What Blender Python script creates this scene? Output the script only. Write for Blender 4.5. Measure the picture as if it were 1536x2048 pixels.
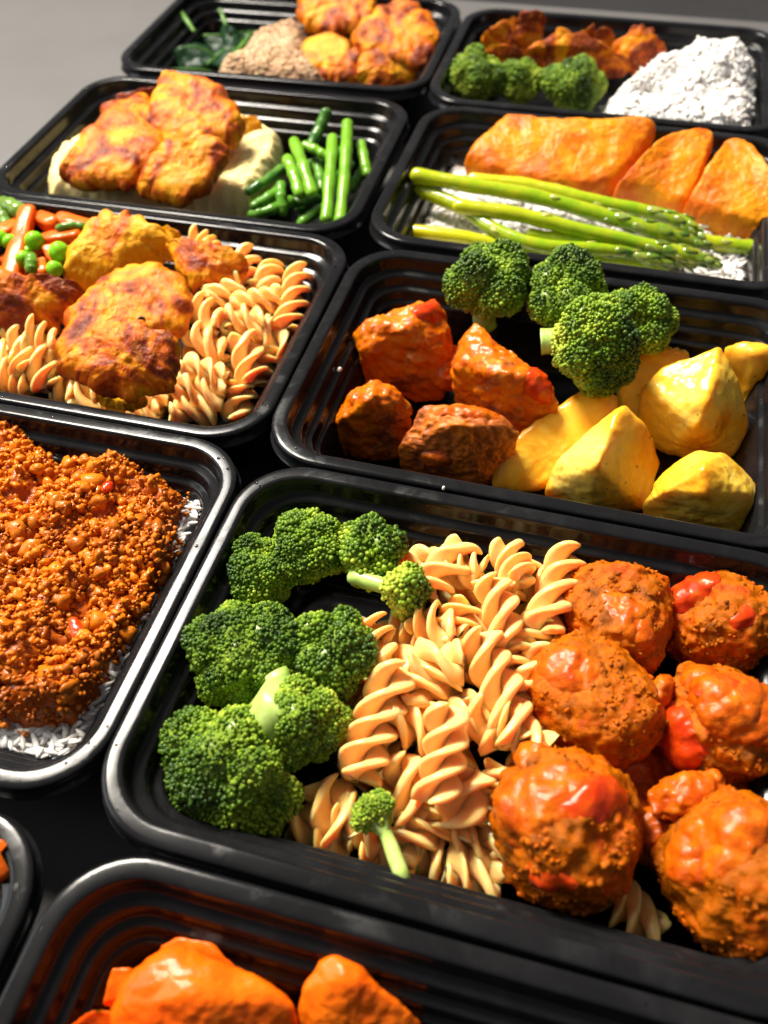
import bpy, bmesh, math, random
import numpy as np
from mathutils import Vector, Matrix

for o in list(bpy.data.objects):
    bpy.data.objects.remove(o, do_unlink=True)
SC = bpy.context.scene
COL = SC.collection
MM = 0.001

# ------------------------------------------------------------------ camera
CAM = np.array([0.064769, -0.371175, 0.304140])
RT = np.array([0.96694041, 0.2538355, -0.02436764])
UP = np.array([-0.17837835, 0.7415829, 0.64671166])
FW = np.array([-0.182229, 0.62098498, -0.76234523])
FPX = 1753.73


def at(px, py, z):
    """the point of the place at height z (mm) that a photograph position (1536 x 2048) looks at"""
    d = (px - 768) / FPX * RT - (py - 1024) / FPX * UP + FW
    t = (z * MM - CAM[2]) / d[2]
    return CAM + t * d


def pxmm(px, py, z):
    P = at(px, py, z)
    return FPX / ((P - CAM) @ FW) * MM


cam = bpy.data.cameras.new('camera')
cam_o = bpy.data.objects.new('camera', cam)
COL.objects.link(cam_o)
cam.sensor_fit = 'VERTICAL'
cam.sensor_height = 36.0
cam.lens = FPX / 2048 * 36.0
cam.clip_start = 0.01
cam.clip_end = 50
cam_o.matrix_world = Matrix(((RT[0], UP[0], -FW[0], CAM[0]), (RT[1], UP[1], -FW[1], CAM[1]),
                             (RT[2], UP[2], -FW[2], CAM[2]), (0, 0, 0, 1)))
cam.dof.use_dof = True
cam.dof.focus_distance = float((at(850, 1050, 40) - CAM) @ FW)
cam.dof.aperture_fstop = 8.5
SC.camera = cam_o

# ------------------------------------------------------------------ light
W = bpy.data.worlds.new('World')
SC.world = W
W.use_nodes = True
bg = W.node_tree.nodes['Background']
bg.inputs['Color'].default_value = (0.97, 0.97, 1.0, 1)
bg.inputs['Strength'].default_value = 0.21


def area(name, loc, target, sx, sy, power, color):
    l = bpy.data.lights.new(name, 'AREA')
    l.shape = 'RECTANGLE'
    l.size, l.size_y = sx, sy
    l.energy = power
    l.color = color
    o = bpy.data.objects.new(name, l)
    COL.objects.link(o)
    o.location = loc
    o.rotation_euler = (Vector(target) - Vector(loc)).to_track_quat('-Z', 'Y').to_euler()
    return o


k = area('kitchen_lamp', (-1.10, 0.64, 1.84), (0.01, -0.19, 0.04), 0.60, 0.60, 29, (1.0, 0.92, 0.80))
k.data.spread = math.radians(80)
area('ceiling_lamp', (-0.98, 1.08, 1.86), (-0.03, -0.10, 0.04), 0.40, 0.40, 32, (1.0, 0.95, 0.87))
area('left_fill_light', (-1.5, -0.35, 0.95), (0.0, -0.05, 0.0), 0.9, 0.9, 12, (0.95, 0.97, 1.0))  # added cool soft fill from the left, no actual window there

SC.view_settings.view_transform = 'Standard'
SC.view_settings.look = 'None'
SC.view_settings.exposure = 0.0
SC.view_settings.gamma = 1.0
SC.render.engine = 'CYCLES'
SC.cycles.use_denoising = True
SC.cycles.max_bounces = 6
SC.cycles.caustics_reflective = False
SC.cycles.caustics_refractive = False
SC.cycles.sample_clamp_indirect = 4.0

# ------------------------------------------------------------------ noise (numpy)


def _h(i, j, k, s):
    n = (i * 374761393 + j * 668265263 + k * 1274126177 + s * 974634777) & 0xffffffff
    n = ((n ^ (n >> 13)) * 1274126177) & 0xffffffff
    n = ((n ^ (n >> 16)) * 2246822519) & 0xffffffff
    return ((n ^ (n >> 15)) & 0xffffff) / float(0xffffff)


def vnoise(P, s=0):
    """value noise, -1 .. 1"""
    I = np.floor(P).astype(np.int64)
    f = P - I
    f = f * f * f * (f * (f * 6 - 15) + 10)
    out = 0
    for dx in (0, 1):
        wx = f[:, 0] if dx else 1 - f[:, 0]
        for dy in (0, 1):
            wy = f[:, 1] if dy else 1 - f[:, 1]
            for dz in (0, 1):
                wz = f[:, 2] if dz else 1 - f[:, 2]
                out = out + wx * wy * wz * _h(I[:, 0] + dx, I[:, 1] + dy, I[:, 2] + dz, s)
    return out * 2 - 1


def fbm(P, s=0, oct=4, gain=0.5):
    a, t, n = 1.0, 0.0, 0.0
    for o in range(oct):
        t = t + a * vnoise(P * 2 ** o + 17.3 * o, s + o)
        n += a
        a *= gain
    return t / n


def worley(P, s=0):
    """distance to the nearest feature point, about 0 .. 1"""
    I = np.floor(P).astype(np.int64)
    best = np.full(len(P), 9.0)
    for dx in (-1, 0, 1):
        for dy in (-1, 0, 1):
            for dz in (-1, 0, 1):
                J = I + np.array([dx, dy, dz])
                F = np.stack([_h(J[:, 0], J[:, 1], J[:, 2], s + 11 * q) for q in range(3)], 1)
                best = np.minimum(best, ((J + F - P) ** 2).sum(1))
    return np.sqrt(best)


# ------------------------------------------------------------------ mesh helpers


def mesh_np(name, V, F, smooth=True, col=None):
    V = np.asarray(V, np.float32)
    F = np.asarray(F, np.int32)
    k = F.shape[1]
    m = bpy.data.meshes.new(name)
    m.vertices.add(len(V))
    m.vertices.foreach_set('co', V.ravel())
    m.loops.add(F.size)
    m.loops.foreach_set('vertex_index', F.ravel())
    m.polygons.add(len(F))
    m.polygons.foreach_set('loop_start', np.arange(0, F.size, k, dtype=np.int32))
    m.update(calc_edges=True)
    m.polygons.foreach_set('use_smooth', np.full(len(F), smooth))
    if col is not None:
        a = m.attributes.new('col', 'FLOAT_COLOR', 'POINT')
        c = np.ones((len(V), 4), np.float32)
        c[:, :3] = col
        a.data.foreach_set('color', c.ravel())
    return m


def obj(name, mesh, mat, parent=None, loc=None, label=None, cat=None, group=None, kind=None):
    o = bpy.data.objects.new(name, mesh)
    COL.objects.link(o)
    if mat is not None and len(mesh.materials) == 0:
        mesh.materials.append(mat)
    if parent is not None:
        o.parent = parent
    if loc is not None:
        o.location = [float(v) for v in loc]
    tag(o, label, cat, group, kind)
    return o


def tag(o, label=None, cat=None, group=None, kind=None):
    if label:
        o['label'] = label
    if cat:
        o['category'] = cat
    if group:
        o['group'] = group
    if kind:
        o['kind'] = kind
    return o


def thing(name, loc, label, cat, group=None):
    o = bpy.data.objects.new(name, None)
    COL.objects.link(o)
    o.empty_display_size = 0.01
    o.location = [float(v) for v in loc]
    return tag(o, label, cat, group)


_ico = {}


def ico(n):
    if n not in _ico:
        bm = bmesh.new()
        bmesh.ops.create_icosphere(bm, subdivisions=n, radius=1)
        bm.verts.ensure_lookup_table()
        V = np.array([v.co[:] for v in bm.verts])
        F = np.array([[v.index for v in f.verts] for f in bm.faces])
        bm.free()
        _ico[n] = (V / np.linalg.norm(V, axis=1)[:, None], F)
    return _ico[n]


def normals(V, F):
    N = np.zeros_like(V)
    for k in range(1, F.shape[1] - 1):
        n = np.cross(V[F[:, k]] - V[F[:, 0]], V[F[:, k + 1]] - V[F[:, 0]])
        for q in (0, k, k + 1):
            np.add.at(N, F[:, q], n)
    return N / (np.linalg.norm(N, axis=1)[:, None] + 1e-20)


def basis(N):
    N = np.atleast_2d(N)
    a = np.where(np.abs(N[:, 2:3]) < 0.9, np.array([[0, 0, 1.0]]), np.array([[1.0, 0, 0]]))
    T = np.cross(a, N)
    T /= np.linalg.norm(T, axis=1)[:, None]
    B = np.cross(N, T)
    return np.stack([T, B, N], 2)      # columns


def scatter(TV, TF, P, R, S, col=None):
    """many copies of one small template joined into a single mesh: points P, matrices R, sizes S"""
    n, k = len(P), len(TV)
    S = np.asarray(S)
    if S.ndim == 1:
        S = S[:, None]
    X = TV[None] * S[:, None, :]
    V = np.einsum('nij,nkj->nki', R, X) + P[:, None, :]
    F = TF[None] + (np.arange(n) * k)[:, None, None]
    C = None if col is None else np.repeat(col, k, axis=0)
    return V.reshape(-1, 3), F.reshape(-1, TF.shape[1]), C


def rnd_rot(rng, n):
    q = rng.normal(size=(n, 4))
    q /= np.linalg.norm(q, axis=1)[:, None]
    w, x, y, z = q.T
    return np.stack([np.stack([1 - 2 * (y * y + z * z), 2 * (x * y - z * w), 2 * (x * z + y * w)], 1),
                     np.stack([2 * (x * y + z * w), 1 - 2 * (x * x + z * z), 2 * (y * z - x * w)], 1),
                     np.stack([2 * (x * z - y * w), 2 * (y * z + x * w), 1 - 2 * (x * x + y * y)], 1)], 1)


def join(parts):
    V, F, C, n = [], [], [], 0
    for p in parts:
        V.append(p[0])
        F.append(p[1] + n)
        n += len(p[0])
        if len(p) > 2 and p[2] is not None:
            C.append(p[2])
    return np.vstack(V), np.vstack(F), (np.vstack(C) if C else None)


def smooth_path(P, n):
    """Catmull-Rom through points"""
    P = np.asarray(P, float)
    if len(P) == 2:
        t = np.linspace(0, 1, n)[:, None]
        return P[0] * (1 - t) + P[1] * t
    Q = np.vstack([2 * P[0] - P[1], P, 2 * P[-1] - P[-2]])
    out = []
    m = len(P) - 1
    for u in np.linspace(0, m - 1e-6, n):
        i = int(u)
        t = u - i
        a, b, c, d = Q[i:i + 4]
        out.append(0.5 * (2 * b + (c - a) * t + (2 * a - 5 * b + 4 * c - d) * t * t + (3 * b - a - 3 * c + d) * t ** 3))
    return np.array(out)


def tube(P, R, sides=12, round_ends=True, flat=1.0, sq=False):
    """tapered tube along points P (n,3) with radii R; returns V,F(tris), u along"""
    P = np.asarray(P, float)
    R = np.asarray(R, float) * np.ones(len(P))
    T = np.gradient(P, axis=0)
    T /= np.linalg.norm(T, axis=1)[:, None] + 1e-12
    if round_ends:
        e0 = [(P[0] - T[0] * R[0] * math.sin(a) * .8, R[0] * math.cos(a)) for a in (1.25, .8, .4)]
        e1 = [(P[-1] + T[-1] * R[-1] * math.sin(a) * .8, R[-1] * math.cos(a)) for a in (.4, .8, 1.25)]
        P = np.vstack([[e[0] for e in e0], P, [e[0] for e in e1]])
        R = np.concatenate([[e[1] for e in e0], R, [e[1] for e in e1]])
        T = np.vstack([[T[0]] * 3, T, [T[-1]] * 3])
    ref = np.array([0, 0, 1.0]) if abs(T[len(T) // 2][2]) < .85 else np.array([1.0, 0, 0])
    A = np.cross(T, ref)
    A /= np.linalg.norm(A, axis=1)[:, None] + 1e-12
    B = np.cross(A, T)
    th = np.linspace(0, 2 * math.pi, sides, endpoint=False)
    kq = (np.abs(np.cos(th)) ** 6 + np.abs(np.sin(th)) ** 6) ** (-1 / 6) if sq else np.ones(sides)
    V = P[:, None] + R[:, None, None] * ((kq * np.cos(th))[None, :, None] * A[:, None] + flat * (kq * np.sin(th))[None, :, None] * B[:, None])
    n = len(P)
    V = V.reshape(-1, 3)
    i = np.arange(n - 1)[:, None] * sides
    j = np.arange(sides)[None]
    a, b = i + j, i + (j + 1) % sides
    F = np.concatenate([np.stack([a, b, b + sides], 2).reshape(-1, 3), np.stack([a, b + sides, a + sides], 2).reshape(-1, 3)])
    V = np.vstack([V, P[0], P[-1]])
    c0, c1 = len(V) - 2, len(V) - 1
    jj = np.arange(sides)
    F = np.vstack([F, np.stack([np.full(sides, c0), (jj + 1) % sides, jj], 1),
                   np.stack([np.full(sides, c1), (n - 1) * sides + jj, (n - 1) * sides + (jj + 1) % sides], 1)])
    U = np.concatenate([np.repeat(np.linspace(0, 1, n), sides), [0, 1]])
    return V, F[:, ::-1], U


# ------------------------------------------------------------------ materials


class NT:
    def __init__(self, name):
        self.m = bpy.data.materials.new(name)
        self.m.use_nodes = True
        self.t = self.m.node_tree
        self.b = self.t.nodes['Principled BSDF']
        self.tc = self.t.nodes.new('ShaderNodeTexCoord')
        oi = self.t.nodes.new('ShaderNodeObjectInfo')
        ad = self.t.nodes.new('ShaderNodeVectorMath')
        ad.operation = 'ADD'
        mu = self.t.nodes.new('ShaderNodeMath')
        mu.operation = 'MULTIPLY'
        mu.inputs[1].default_value = 3.7
        self.l(oi.outputs['Random'], mu.inputs[0])
        self.l(self.tc.outputs['Object'], ad.inputs[0])
        self.l(mu.outputs[0], ad.inputs[1])
        self.co = ad.outputs[0]
        self.rand = oi.outputs['Random']

    def l(self, a, b):
        self.t.links.new(a, b)

    def noise(self, scale, detail=4, rough=.55, dist=0, stretch=None):
        n = self.t.nodes.new('ShaderNodeTexNoise')
        n.inputs['Scale'].default_value = scale
        n.inputs['Detail'].default_value = detail
        n.inputs['Roughness'].default_value = rough
        n.inputs['Distortion'].default_value = dist
        co = self.co
        if stretch:
            mp = self.t.nodes.new('ShaderNodeMapping')
            mp.inputs['Scale'].default_value = stretch
            self.l(co, mp.inputs['Vector'])
            co = mp.outputs[0]
        self.l(co, n.inputs['Vector'])
        return n.outputs['Fac']

    def voro(self, scale, feature='F1', out='Distance'):
        n = self.t.nodes.new('ShaderNodeTexVoronoi')
        n.feature = feature
        n.inputs['Scale'].default_value = scale
        self.l(self.co, n.inputs['Vector'])
        return n.outputs[out]

    def ramp(self, fac, stops):
        r = self.t.nodes.new('ShaderNodeValToRGB')
        e = r.color_ramp.elements
        while len(e) < len(stops):
            e.new(0.5)
        for el, (p, c) in zip(e, stops):
            el.position = p
            if not hasattr(c, '__len__'):
                c = (c, c, c)
            el.color = (*c, 1)
        self.l(fac, r.inputs['Fac'])
        return r.outputs['Color']

    def mix(self, fac, a, b, blend='MIX'):
        x = self.t.nodes.new('ShaderNodeMix')
        x.data_type = 'RGBA'
        x.blend_type = blend
        for s, v in ((x.inputs[0], fac), (x.inputs[6], a), (x.inputs[7], b)):
            if hasattr(v, 'links'):
                self.l(v, s)
            elif hasattr(v, '__len__'):
                s.default_value = (*v, 1)
            else:
                s.default_value = v
        return x.outputs[2]

    def attr(self, name='col'):
        a = self.t.nodes.new('ShaderNodeAttribute')
        a.attribute_name = name
        return a.outputs['Color']

    def bump(self, h, dist, strength=1.0, prev=None):
        b = self.t.nodes.new('ShaderNodeBump')
        b.inputs['Distance'].default_value = dist
        b.inputs['Strength'].default_value = strength
        self.l(h, b.inputs['Height'])
        if prev is not None:
            self.l(prev, b.inputs['Normal'])
        return b.outputs['Normal']

    def out(self, color=None, rough=None, normal=None, spec=None, sss=0, sss_r=(1, .4, .2), sss_s=.003, coat=0, coat_r=.1, ior=None):
        b = self.b
        for nm, v in (('Base Color', color), ('Roughness', rough)):
            if v is None:
                continue
            if hasattr(v, 'links'):
                self.l(v, b.inputs[nm])
            else:
                b.inputs[nm].default_value = (*v, 1) if hasattr(v, '__len__') else v
        if normal is not None:
            self.l(normal, b.inputs['Normal'])
            if coat:
                self.l(normal, b.inputs['Coat Normal'])
        if spec is not None:
            b.inputs['Specular IOR Level'].default_value = spec if self.m.name in ('black_plastic', 'grey_table_laminate') else spec * .28
        if sss:
            b.inputs['Subsurface Weight'].default_value = sss
            b.inputs['Subsurface Radius'].default_value = sss_r
            b.inputs['Subsurface Scale'].default_value = sss_s
        if coat:
            b.inputs['Coat Weight'].default_value = coat
            b.inputs['Coat Roughness'].default_value = coat_r
        return self.m


def m_plastic():
    n = NT('black_plastic')
    r = n.mix(n.ramp(n.noise(34, 6, .62, .8), [(.53, 0), (.66, 1)]), (.15, .15, .15), (.36, .36, .36))
    sc = n.noise(900, 2, .6)
    smear = n.noise(35, 4, .6, 1.0)
    col = n.ramp(smear, [(.45, (.006, .006, .0065)), (.75, (.012, .012, .013))])
    nb = n.bump(sc, .00002, .3)
    nb = n.bump(n.noise(45, 2), .0003, .4, nb)
    return n.out(col, r, nb, spec=.2)


def m_table():
    n = NT('grey_table_laminate')
    c = n.ramp(n.noise(14, 5, .6), [(.3, (.092, .088, .086)), (.7, (.106, .102, .100))])
    return n.out(c, .55, n.bump(n.noise(700, 3), .00005, .4), spec=.3)


def m_floor():
    n = NT('floor_tiles')
    b = n.t.nodes.new('ShaderNodeTexBrick')
    b.inputs['Scale'].default_value = 6.0
    b.inputs['Color1'].default_value = (.15, .135, .12, 1)
    b.inputs['Color2'].default_value = (.22, .175, .15, 1)
    b.inputs['Mortar'].default_value = (.24, .23, .215, 1)
    b.inputs['Mortar Size'].default_value = .015
    n.l(n.tc.outputs['Object'], b.inputs['Vector'])
    c = n.mix(n.noise(3, 4), b.outputs['Color'], (.19, .18, .165))
    return n.out(c, .5)


def m_pasta():
    n = NT('cooked_pasta')
    c = n.ramp(n.noise(130, 3, .5), [(.3, (.94, .485, .145)), (.7, (.96, .56, .205))])
    c = n.mix(n.ramp(n.rand, [(0, .0), (1, .3)]), c, (.94, .60, .27))
    nb = n.bump(n.noise(420, 3, .6), .00012, .5)
    return n.out(c, .33, nb, spec=.8, sss=.9, sss_r=(1, .42, .14), sss_s=.006, coat=.3, coat_r=.15)


def m_bud():
    n = NT('broccoli_buds')
    return n.out(n.attr(), .28, None, spec=.8)


def m_stalk():
    n = NT('broccoli_stalk')
    c = n.ramp(n.noise(120, 4, .6), [(.3, (.24, .40, .06)), (.55, (.40, .54, .13)), (.8, (.55, .64, .24))])
    return n.out(c, .38, n.bump(n.noise(500, 3), .0002, .5), sss=.25, sss_r=(.6, 1, .2), sss_s=.002)


def m_meat():
    n = NT('sauced_meatball')
    a = n.noise(75, 6, .6, .4)
    c = n.ramp(a, [(.30, (0.099, 0.024, 0.0007)), (.40, (0.277, 0.065, 0.0007)), (.52, (0.455, 0.100, 0.0007)), (.68, (0.436, 0.050, 0.0007))])
    c = n.mix(n.ramp(n.noise(330, 5, .7), [(.48, 0), (.74, .50)]), c, (.50, .140, .003))
    r = n.ramp(n.noise(260, 4, .6), [(.3, .22), (.7, .5)])
    nb = n.bump(n.noise(260, 6, .70), .0015, .9)
    return n.out(c, r, nb, spec=.35, sss=.1, sss_r=(1, .3, .1), sss_s=.002, coat=.12, coat_r=.08)


def m_beef():
    n = NT('stewed_beef')
    f = n.noise(210, 5, .6, .3, (1.0, .35, 1.0))
    brown = n.ramp(f, [(.3, (.15, .034, .010)), (.6, (.34, .090, .022)), (.8, (.46, .15, .04))])
    sauce = n.ramp(n.noise(150, 5, .6), [(.3, (0.462, 0.058, 0.0014)), (.55, (0.530, 0.122, 0.0020)), (.75, (0.544, 0.184, 0.0054))])
    geo = n.t.nodes.new('ShaderNodeNewGeometry')
    sx = n.t.nodes.new('ShaderNodeSeparateXYZ')
    n.l(geo.outputs['Normal'], sx.inputs[0])
    up = n.t.nodes.new('ShaderNodeMath')
    up.operation = 'MULTIPLY_ADD'
    n.l(sx.outputs['Z'], up.inputs[0])
    up.inputs[1].default_value = .10
    n.l(n.noise(48, 4, .55, .5), up.inputs[2])
    k = n.ramp(up.outputs[0], [(.36, 0), (.44, 1)])
    c = n.mix(k, brown, sauce)
    nb = n.bump(n.noise(260, 5, .6), .0010, .7)
    nb = n.bump(k, .0010, .5, nb)
    return n.out(c, n.ramp(n.noise(240, 4), [(.3, .15), (.7, .4)]), nb, spec=.4, sss=.1, sss_r=(1, .3, .1), sss_s=.002, coat=.4, coat_r=.07)


def m_beef_bare():
    n = NT('stewed_beef_bare')
    f = n.noise(190, 6, .62, .4, (.35, 1.0, 1.0))
    brown = n.ramp(f, [(.28, (.18, .036, .010)), (.5, (.38, .095, .018)), (.75, (.54, .18, .024))])
    k = n.ramp(n.noise(58, 4, .55, .6), [(.46, 0), (.56, 1)])
    c = n.mix(k, brown, (.52, .13, .010))
    nb = n.bump(f, .0016, .7)
    nb = n.bump(n.noise(420, 5, .65), .0006, .6, nb)
    return n.out(c, n.ramp(n.noise(240, 4), [(.3, .18), (.7, .42)]), nb, spec=.4, coat=.25, coat_r=.1)


def m_chicken(name, shift=0.0):
    n = NT(name)
    a = n.noise(33, 4.5, .55, 1.8)
    c = n.ramp(a, [(.34 + shift, (.70, .33, .005)), (.44 + shift, (.68, .245, .003)), (.52 + shift, (.60, .145, .002)),
                   (.575 + shift, (.42, .066, .003)), (.63 + shift, (.20, .026, .006)), (.82 + shift, (.07, .013, .007))])
    geo = n.t.nodes.new('ShaderNodeNewGeometry')
    c = n.mix(n.ramp(geo.outputs['Pointiness'], [(.52, 0), (.58, .85)]), c, (.26, .036, .005))
    c = n.mix(n.ramp(n.noise(240, 5, .7), [(.50, 0), (.74, .5)]), c, (.68, .25, .005))
    c = n.mix(n.ramp(n.noise(520, 3, .6), [(.66, 0), (.72, .8)]), c, (.16, .035, .008))
    fib = n.noise(300, 4, .6, .2, (1.0, .22, .6))
    nb = n.bump(fib, .0012, .8)
    nb = n.bump(n.noise(190, 6, .66, .3), .0016, .8, nb)
    r = n.ramp(n.noise(180, 5, .6), [(.35, .26), (.65, .5)])
    return n.out(c, r, nb, spec=.5, sss=.15, sss_r=(1, .4, .1), sss_s=.003, coat=.10, coat_r=.10)


def m_potato():
    n = NT('roast_potato')
    c = n.ramp(n.noise(40, 5, .55, .6), [(.30, (.88, .64, .13)), (.44, (.88, .55, .05)), (.56, (.86, .45, .020)), (.66, (.78, .31, .008)), (.78, (.52, .16, .006))])
    geo = n.t.nodes.new('ShaderNodeNewGeometry')
    ed = n.ramp(geo.outputs['Pointiness'], [(.508, 0), (.55, .7)])
    c = n.mix(ed, c, (.72, .27, .010))
    c = n.mix(n.ramp(n.voro(130), [(.06, .9), (.10, 0)]), c, (.20, .10, .02))
    nb = n.bump(n.noise(90, 4, .5), .0008, .5)
    nb = n.bump(n.noise(600, 4, .6), .0003, .6, nb)
    r = n.ramp(n.noise(120, 4), [(.35, .26), (.7, .5)])
    return n.out(c, r, nb, spec=.4, sss=.5, sss_r=(1, .55, .10), sss_s=.005, coat=.4, coat_r=.16)


def m_salmon():
    n = NT('glazed_salmon')
    c = n.ramp(n.noise(60, 5, .6, .5), [(.28, (.70, .30, .008)), (.48, (.66, .21, .004)), (.62, (.60, .12, .003)), (.78, (.36, .055, .006))])
    c = n.mix(n.ramp(n.noise(420, 3, .5), [(.66, 0), (.72, .85)]), c, (.16, .06, .012))
    nb = n.bump(n.noise(75, 6, .65, .5, (1, .5, 1)), .0030, .8)
    nb = n.bump(n.noise(420, 4, .6), .0006, .7, nb)
    return n.out(c, n.ramp(n.noise(120, 4), [(.35, .22), (.7, .45)]), nb, spec=.5, sss=.25, sss_r=(1, .35, .08), sss_s=.003, coat=.18, coat_r=.22)


def m_attr(name, rough=.35, sss=0, coat=0, bump=None, sss_r=(.5, 1, .2), var=None):
    n = NT(name)
    c = n.attr()
    if var:
        c = n.mix(n.ramp(n.noise(var[0], 4, .6), [(.4, 0), (.75, var[1])]), c, var[2])
    nb = n.bump(n.noise(bump[0], 4, .6), bump[1], .6) if bump else None
    return n.out(c, rough, nb, spec=.5, sss=sss, sss_r=sss_r, sss_s=.002, coat=coat, coat_r=.1)


def m_simple(name, stops, scale, rough=.4, bump=None, sss=0, sss_r=(1, .5, .2), sss_s=.003, coat=0, spec=.5, detail=4):
    n = NT(name)
    c = n.ramp(n.noise(scale, detail, .55), stops)
    nb = n.bump(n.noise(bump[0], 5, .6), bump[1], .7) if bump else None
    return n.out(c, rough, nb, spec=spec, sss=sss, sss_r=sss_r, sss_s=sss_s, coat=coat, coat_r=.1)


M = dict(
    plastic=m_plastic(), table=m_table(), floor=m_floor(), pasta=m_pasta(), bud=m_bud(), stalk=m_stalk(), meat=m_meat(),
    beef=m_beef(), beef2=m_beef_bare(), chicken=m_chicken('pan_fried_chicken'), chicken_pale=m_chicken('lightly_fried_chicken', .17),
    chicken_dark=m_chicken('well_browned_chicken', -.075), potato=m_potato(), salmon=m_salmon(),
    tomato=m_simple('tomato_skin', [(.3, (.42, .020, .002)), (.55, (.56, .045, .003)), (.75, (.55, .10, .004))], 150, .22, (260, .0007), sss=.2, sss_r=(1, .2, .05), coat=.35),
    sauce=m_simple('tomato_sauce', [(.3, (0.360, 0.041, 0.0015)), (.5, (0.465, 0.079, 0.0015)), (.75, (0.495, 0.128, 0.0030))], 180, .25, (330, .0010), coat=.35),
    carrot=m_simple('cooked_carrot', [(.3, (.68, .085, .002)), (.7, (.74, .135, .004))], 90, .32, (260, .0005), sss=.3, sss_r=(1, .3, .05), coat=.25),
    sweet=m_simple('cooked_sweet_potato', [(.25, (.66, .062, .001)), (.5, (.76, .110, .002)), (.75, (.80, .165, .004))], 42, .3, (170, .0011), sss=.3, sss_r=(1, .3, .05), coat=.2),
    mash=m_simple('mashed_potato', [(.3, (.80, .62, .24)), (.7, (.84, .70, .34))], 60, .45, (200, .001), sss=.3, sss_r=(1, .7, .3)),
    rice=m_simple('white_rice', [(.3, (.70, .665, .625)), (.7, (.76, .73, .695))], 90, .42, None, sss=.35, sss_r=(1, .8, .6), sss_s=.002),
    brown_rice=m_attr('brown_rice', .45), mince=m_attr('minced_meat', .30, coat=.25, bump=(600, .0006)),
    bean=m_attr('green_bean', .26, coat=.2, bump=(300, .0003), var=(140, .5, (.20, .44, .05))),
    asparagus=m_attr('asparagus', .22, coat=.8, bump=(260, .0004), var=(160, .5, (.50, .42, .012))),
    pea=m_simple('green_pea', [(.3, (.14, .42, .008)), (.7, (.22, .52, .018))], 200, .25, (380, .0002), sss=.2, sss_r=(.4, 1, .1)),
    spinach=m_simple('cooked_spinach', [(.3, (.006, .022, .011)), (.7, (.018, .050, .020))], 120, .3, (300, .0008)),
    herb=m_simple('green_stem', [(.3, (.05, .14, .02)), (.7, (.10, .22, .03))], 120, .3),
    crumb=m_simple('pale_crumb', [(.3, (.8, .76, .66)), (.7, (.85, .8, .72))], 300, .4),
    pepper=m_simple('peppercorn', [(.3, (.045, .026, .018)), (.7, (.12, .07, .05))], 900, .4, (900, .0006)),
)
_w = NT('water')
_w.b.inputs['Transmission Weight'].default_value = 1
_w.b.inputs['IOR'].default_value = 1.33
M['water'] = _w.out((1, 1, 1), .02)

# ------------------------------------------------------------------ table and floor
bm = bmesh.new()
bmesh.ops.create_cube(bm, size=1)
for v in bm.verts:
    v.co = Vector((v.co.x * 2.2 - 0.10, v.co.y * 1.5 + 0.478 - 0.75, v.co.z * .03 - .015))
bmesh.ops.bevel(bm, geom=[e for e in bm.edges], offset=.004, segments=3, affect='EDGES', profile=.5)
me = bpy.data.meshes.new('table')
bm.to_mesh(me)
bm.free()
obj('table', me, M['table'], kind='structure', label='plain grey table top under the food containers', cat='table')
fv = np.array([[-6, -4, -.74], [6, -4, -.74], [6, 8, -.74], [-6, 8, -.74]])
obj('floor', mesh_np('floor', fv, np.array([[0, 1, 2, 3]]), False), M['floor'], kind='structure', label='blurred brown and grey floor beyond the table edge')

# ------------------------------------------------------------------ containers
CW, CD, CH, CR = 222.0, 156.4, 48.0, 27.0


def ring(ins, z, n=10):
    """rounded rectangle, ins mm inside the rim's outer edge"""
    hw, hd = CW / 2 - ins, CD / 2 - ins
    r = max(CR - ins * .80, 5)
    out = []
    for cx, cy, a0 in ((hw - r, hd - r, 0), (-hw + r, hd - r, 90), (-hw + r, -hd + r, 180), (hw - r, -hd + r, 270)):
        for k in range(n + 1):
            a = math.radians(a0 + 90 * k / n)
            out.append((cx + r * math.cos(a), cy + r * math.sin(a), z))
    return np.array(out)


def sweep(profile, cap=False):
    R = [ring(i, z) for i, z in profile]
    n = len(R[0])
    V = np.vstack(R) * MM
    F = []
    for k in range(len(R) - 1):
        for j in range(n):
            a, b = k * n + j, k * n + (j + 1) % n
            F.append((a, b, b + n, a + n))
    F = np.array(F)
    if cap:     # fan to the centre, as degenerate-free quads of two rings
        c = ring(profile[-1][0] + 30, profile[-1][1]) * MM
        c2 = np.array([[0, 0, profile[-1][1] * MM]])
        V = np.vstack([V, c, c2])
        o = (len(R) - 1) * n
        G = [(o + j, o + (j + 1) % n, o + n + (j + 1) % n, o + n + j) for j in range(n)]
        F = np.vstack([F, G])
        i0, ic = o + n, len(V) - 1
        G = [(i0 + j, i0 + j + 1, i0 + (j + 2) % n, ic) for j in range(0, n, 2)]
        F = np.vstack([F, G])
    return V, F


def arc(i0, z0, i1, z1, bulge, n=4):
    """a few points from (i0,z0) to (i1,z1), bowed by bulge mm to the left of the direction"""
    out = []
    dx, dz = i1 - i0, z1 - z0
    L = math.hypot(dx, dz)
    for k in range(1, n + 1):
        t = k / n
        b = bulge * 4 * t * (1 - t)
        out.append((i0 + dx * t - dz / L * b, z0 + dz * t + dx / L * b))
    return out


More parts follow.
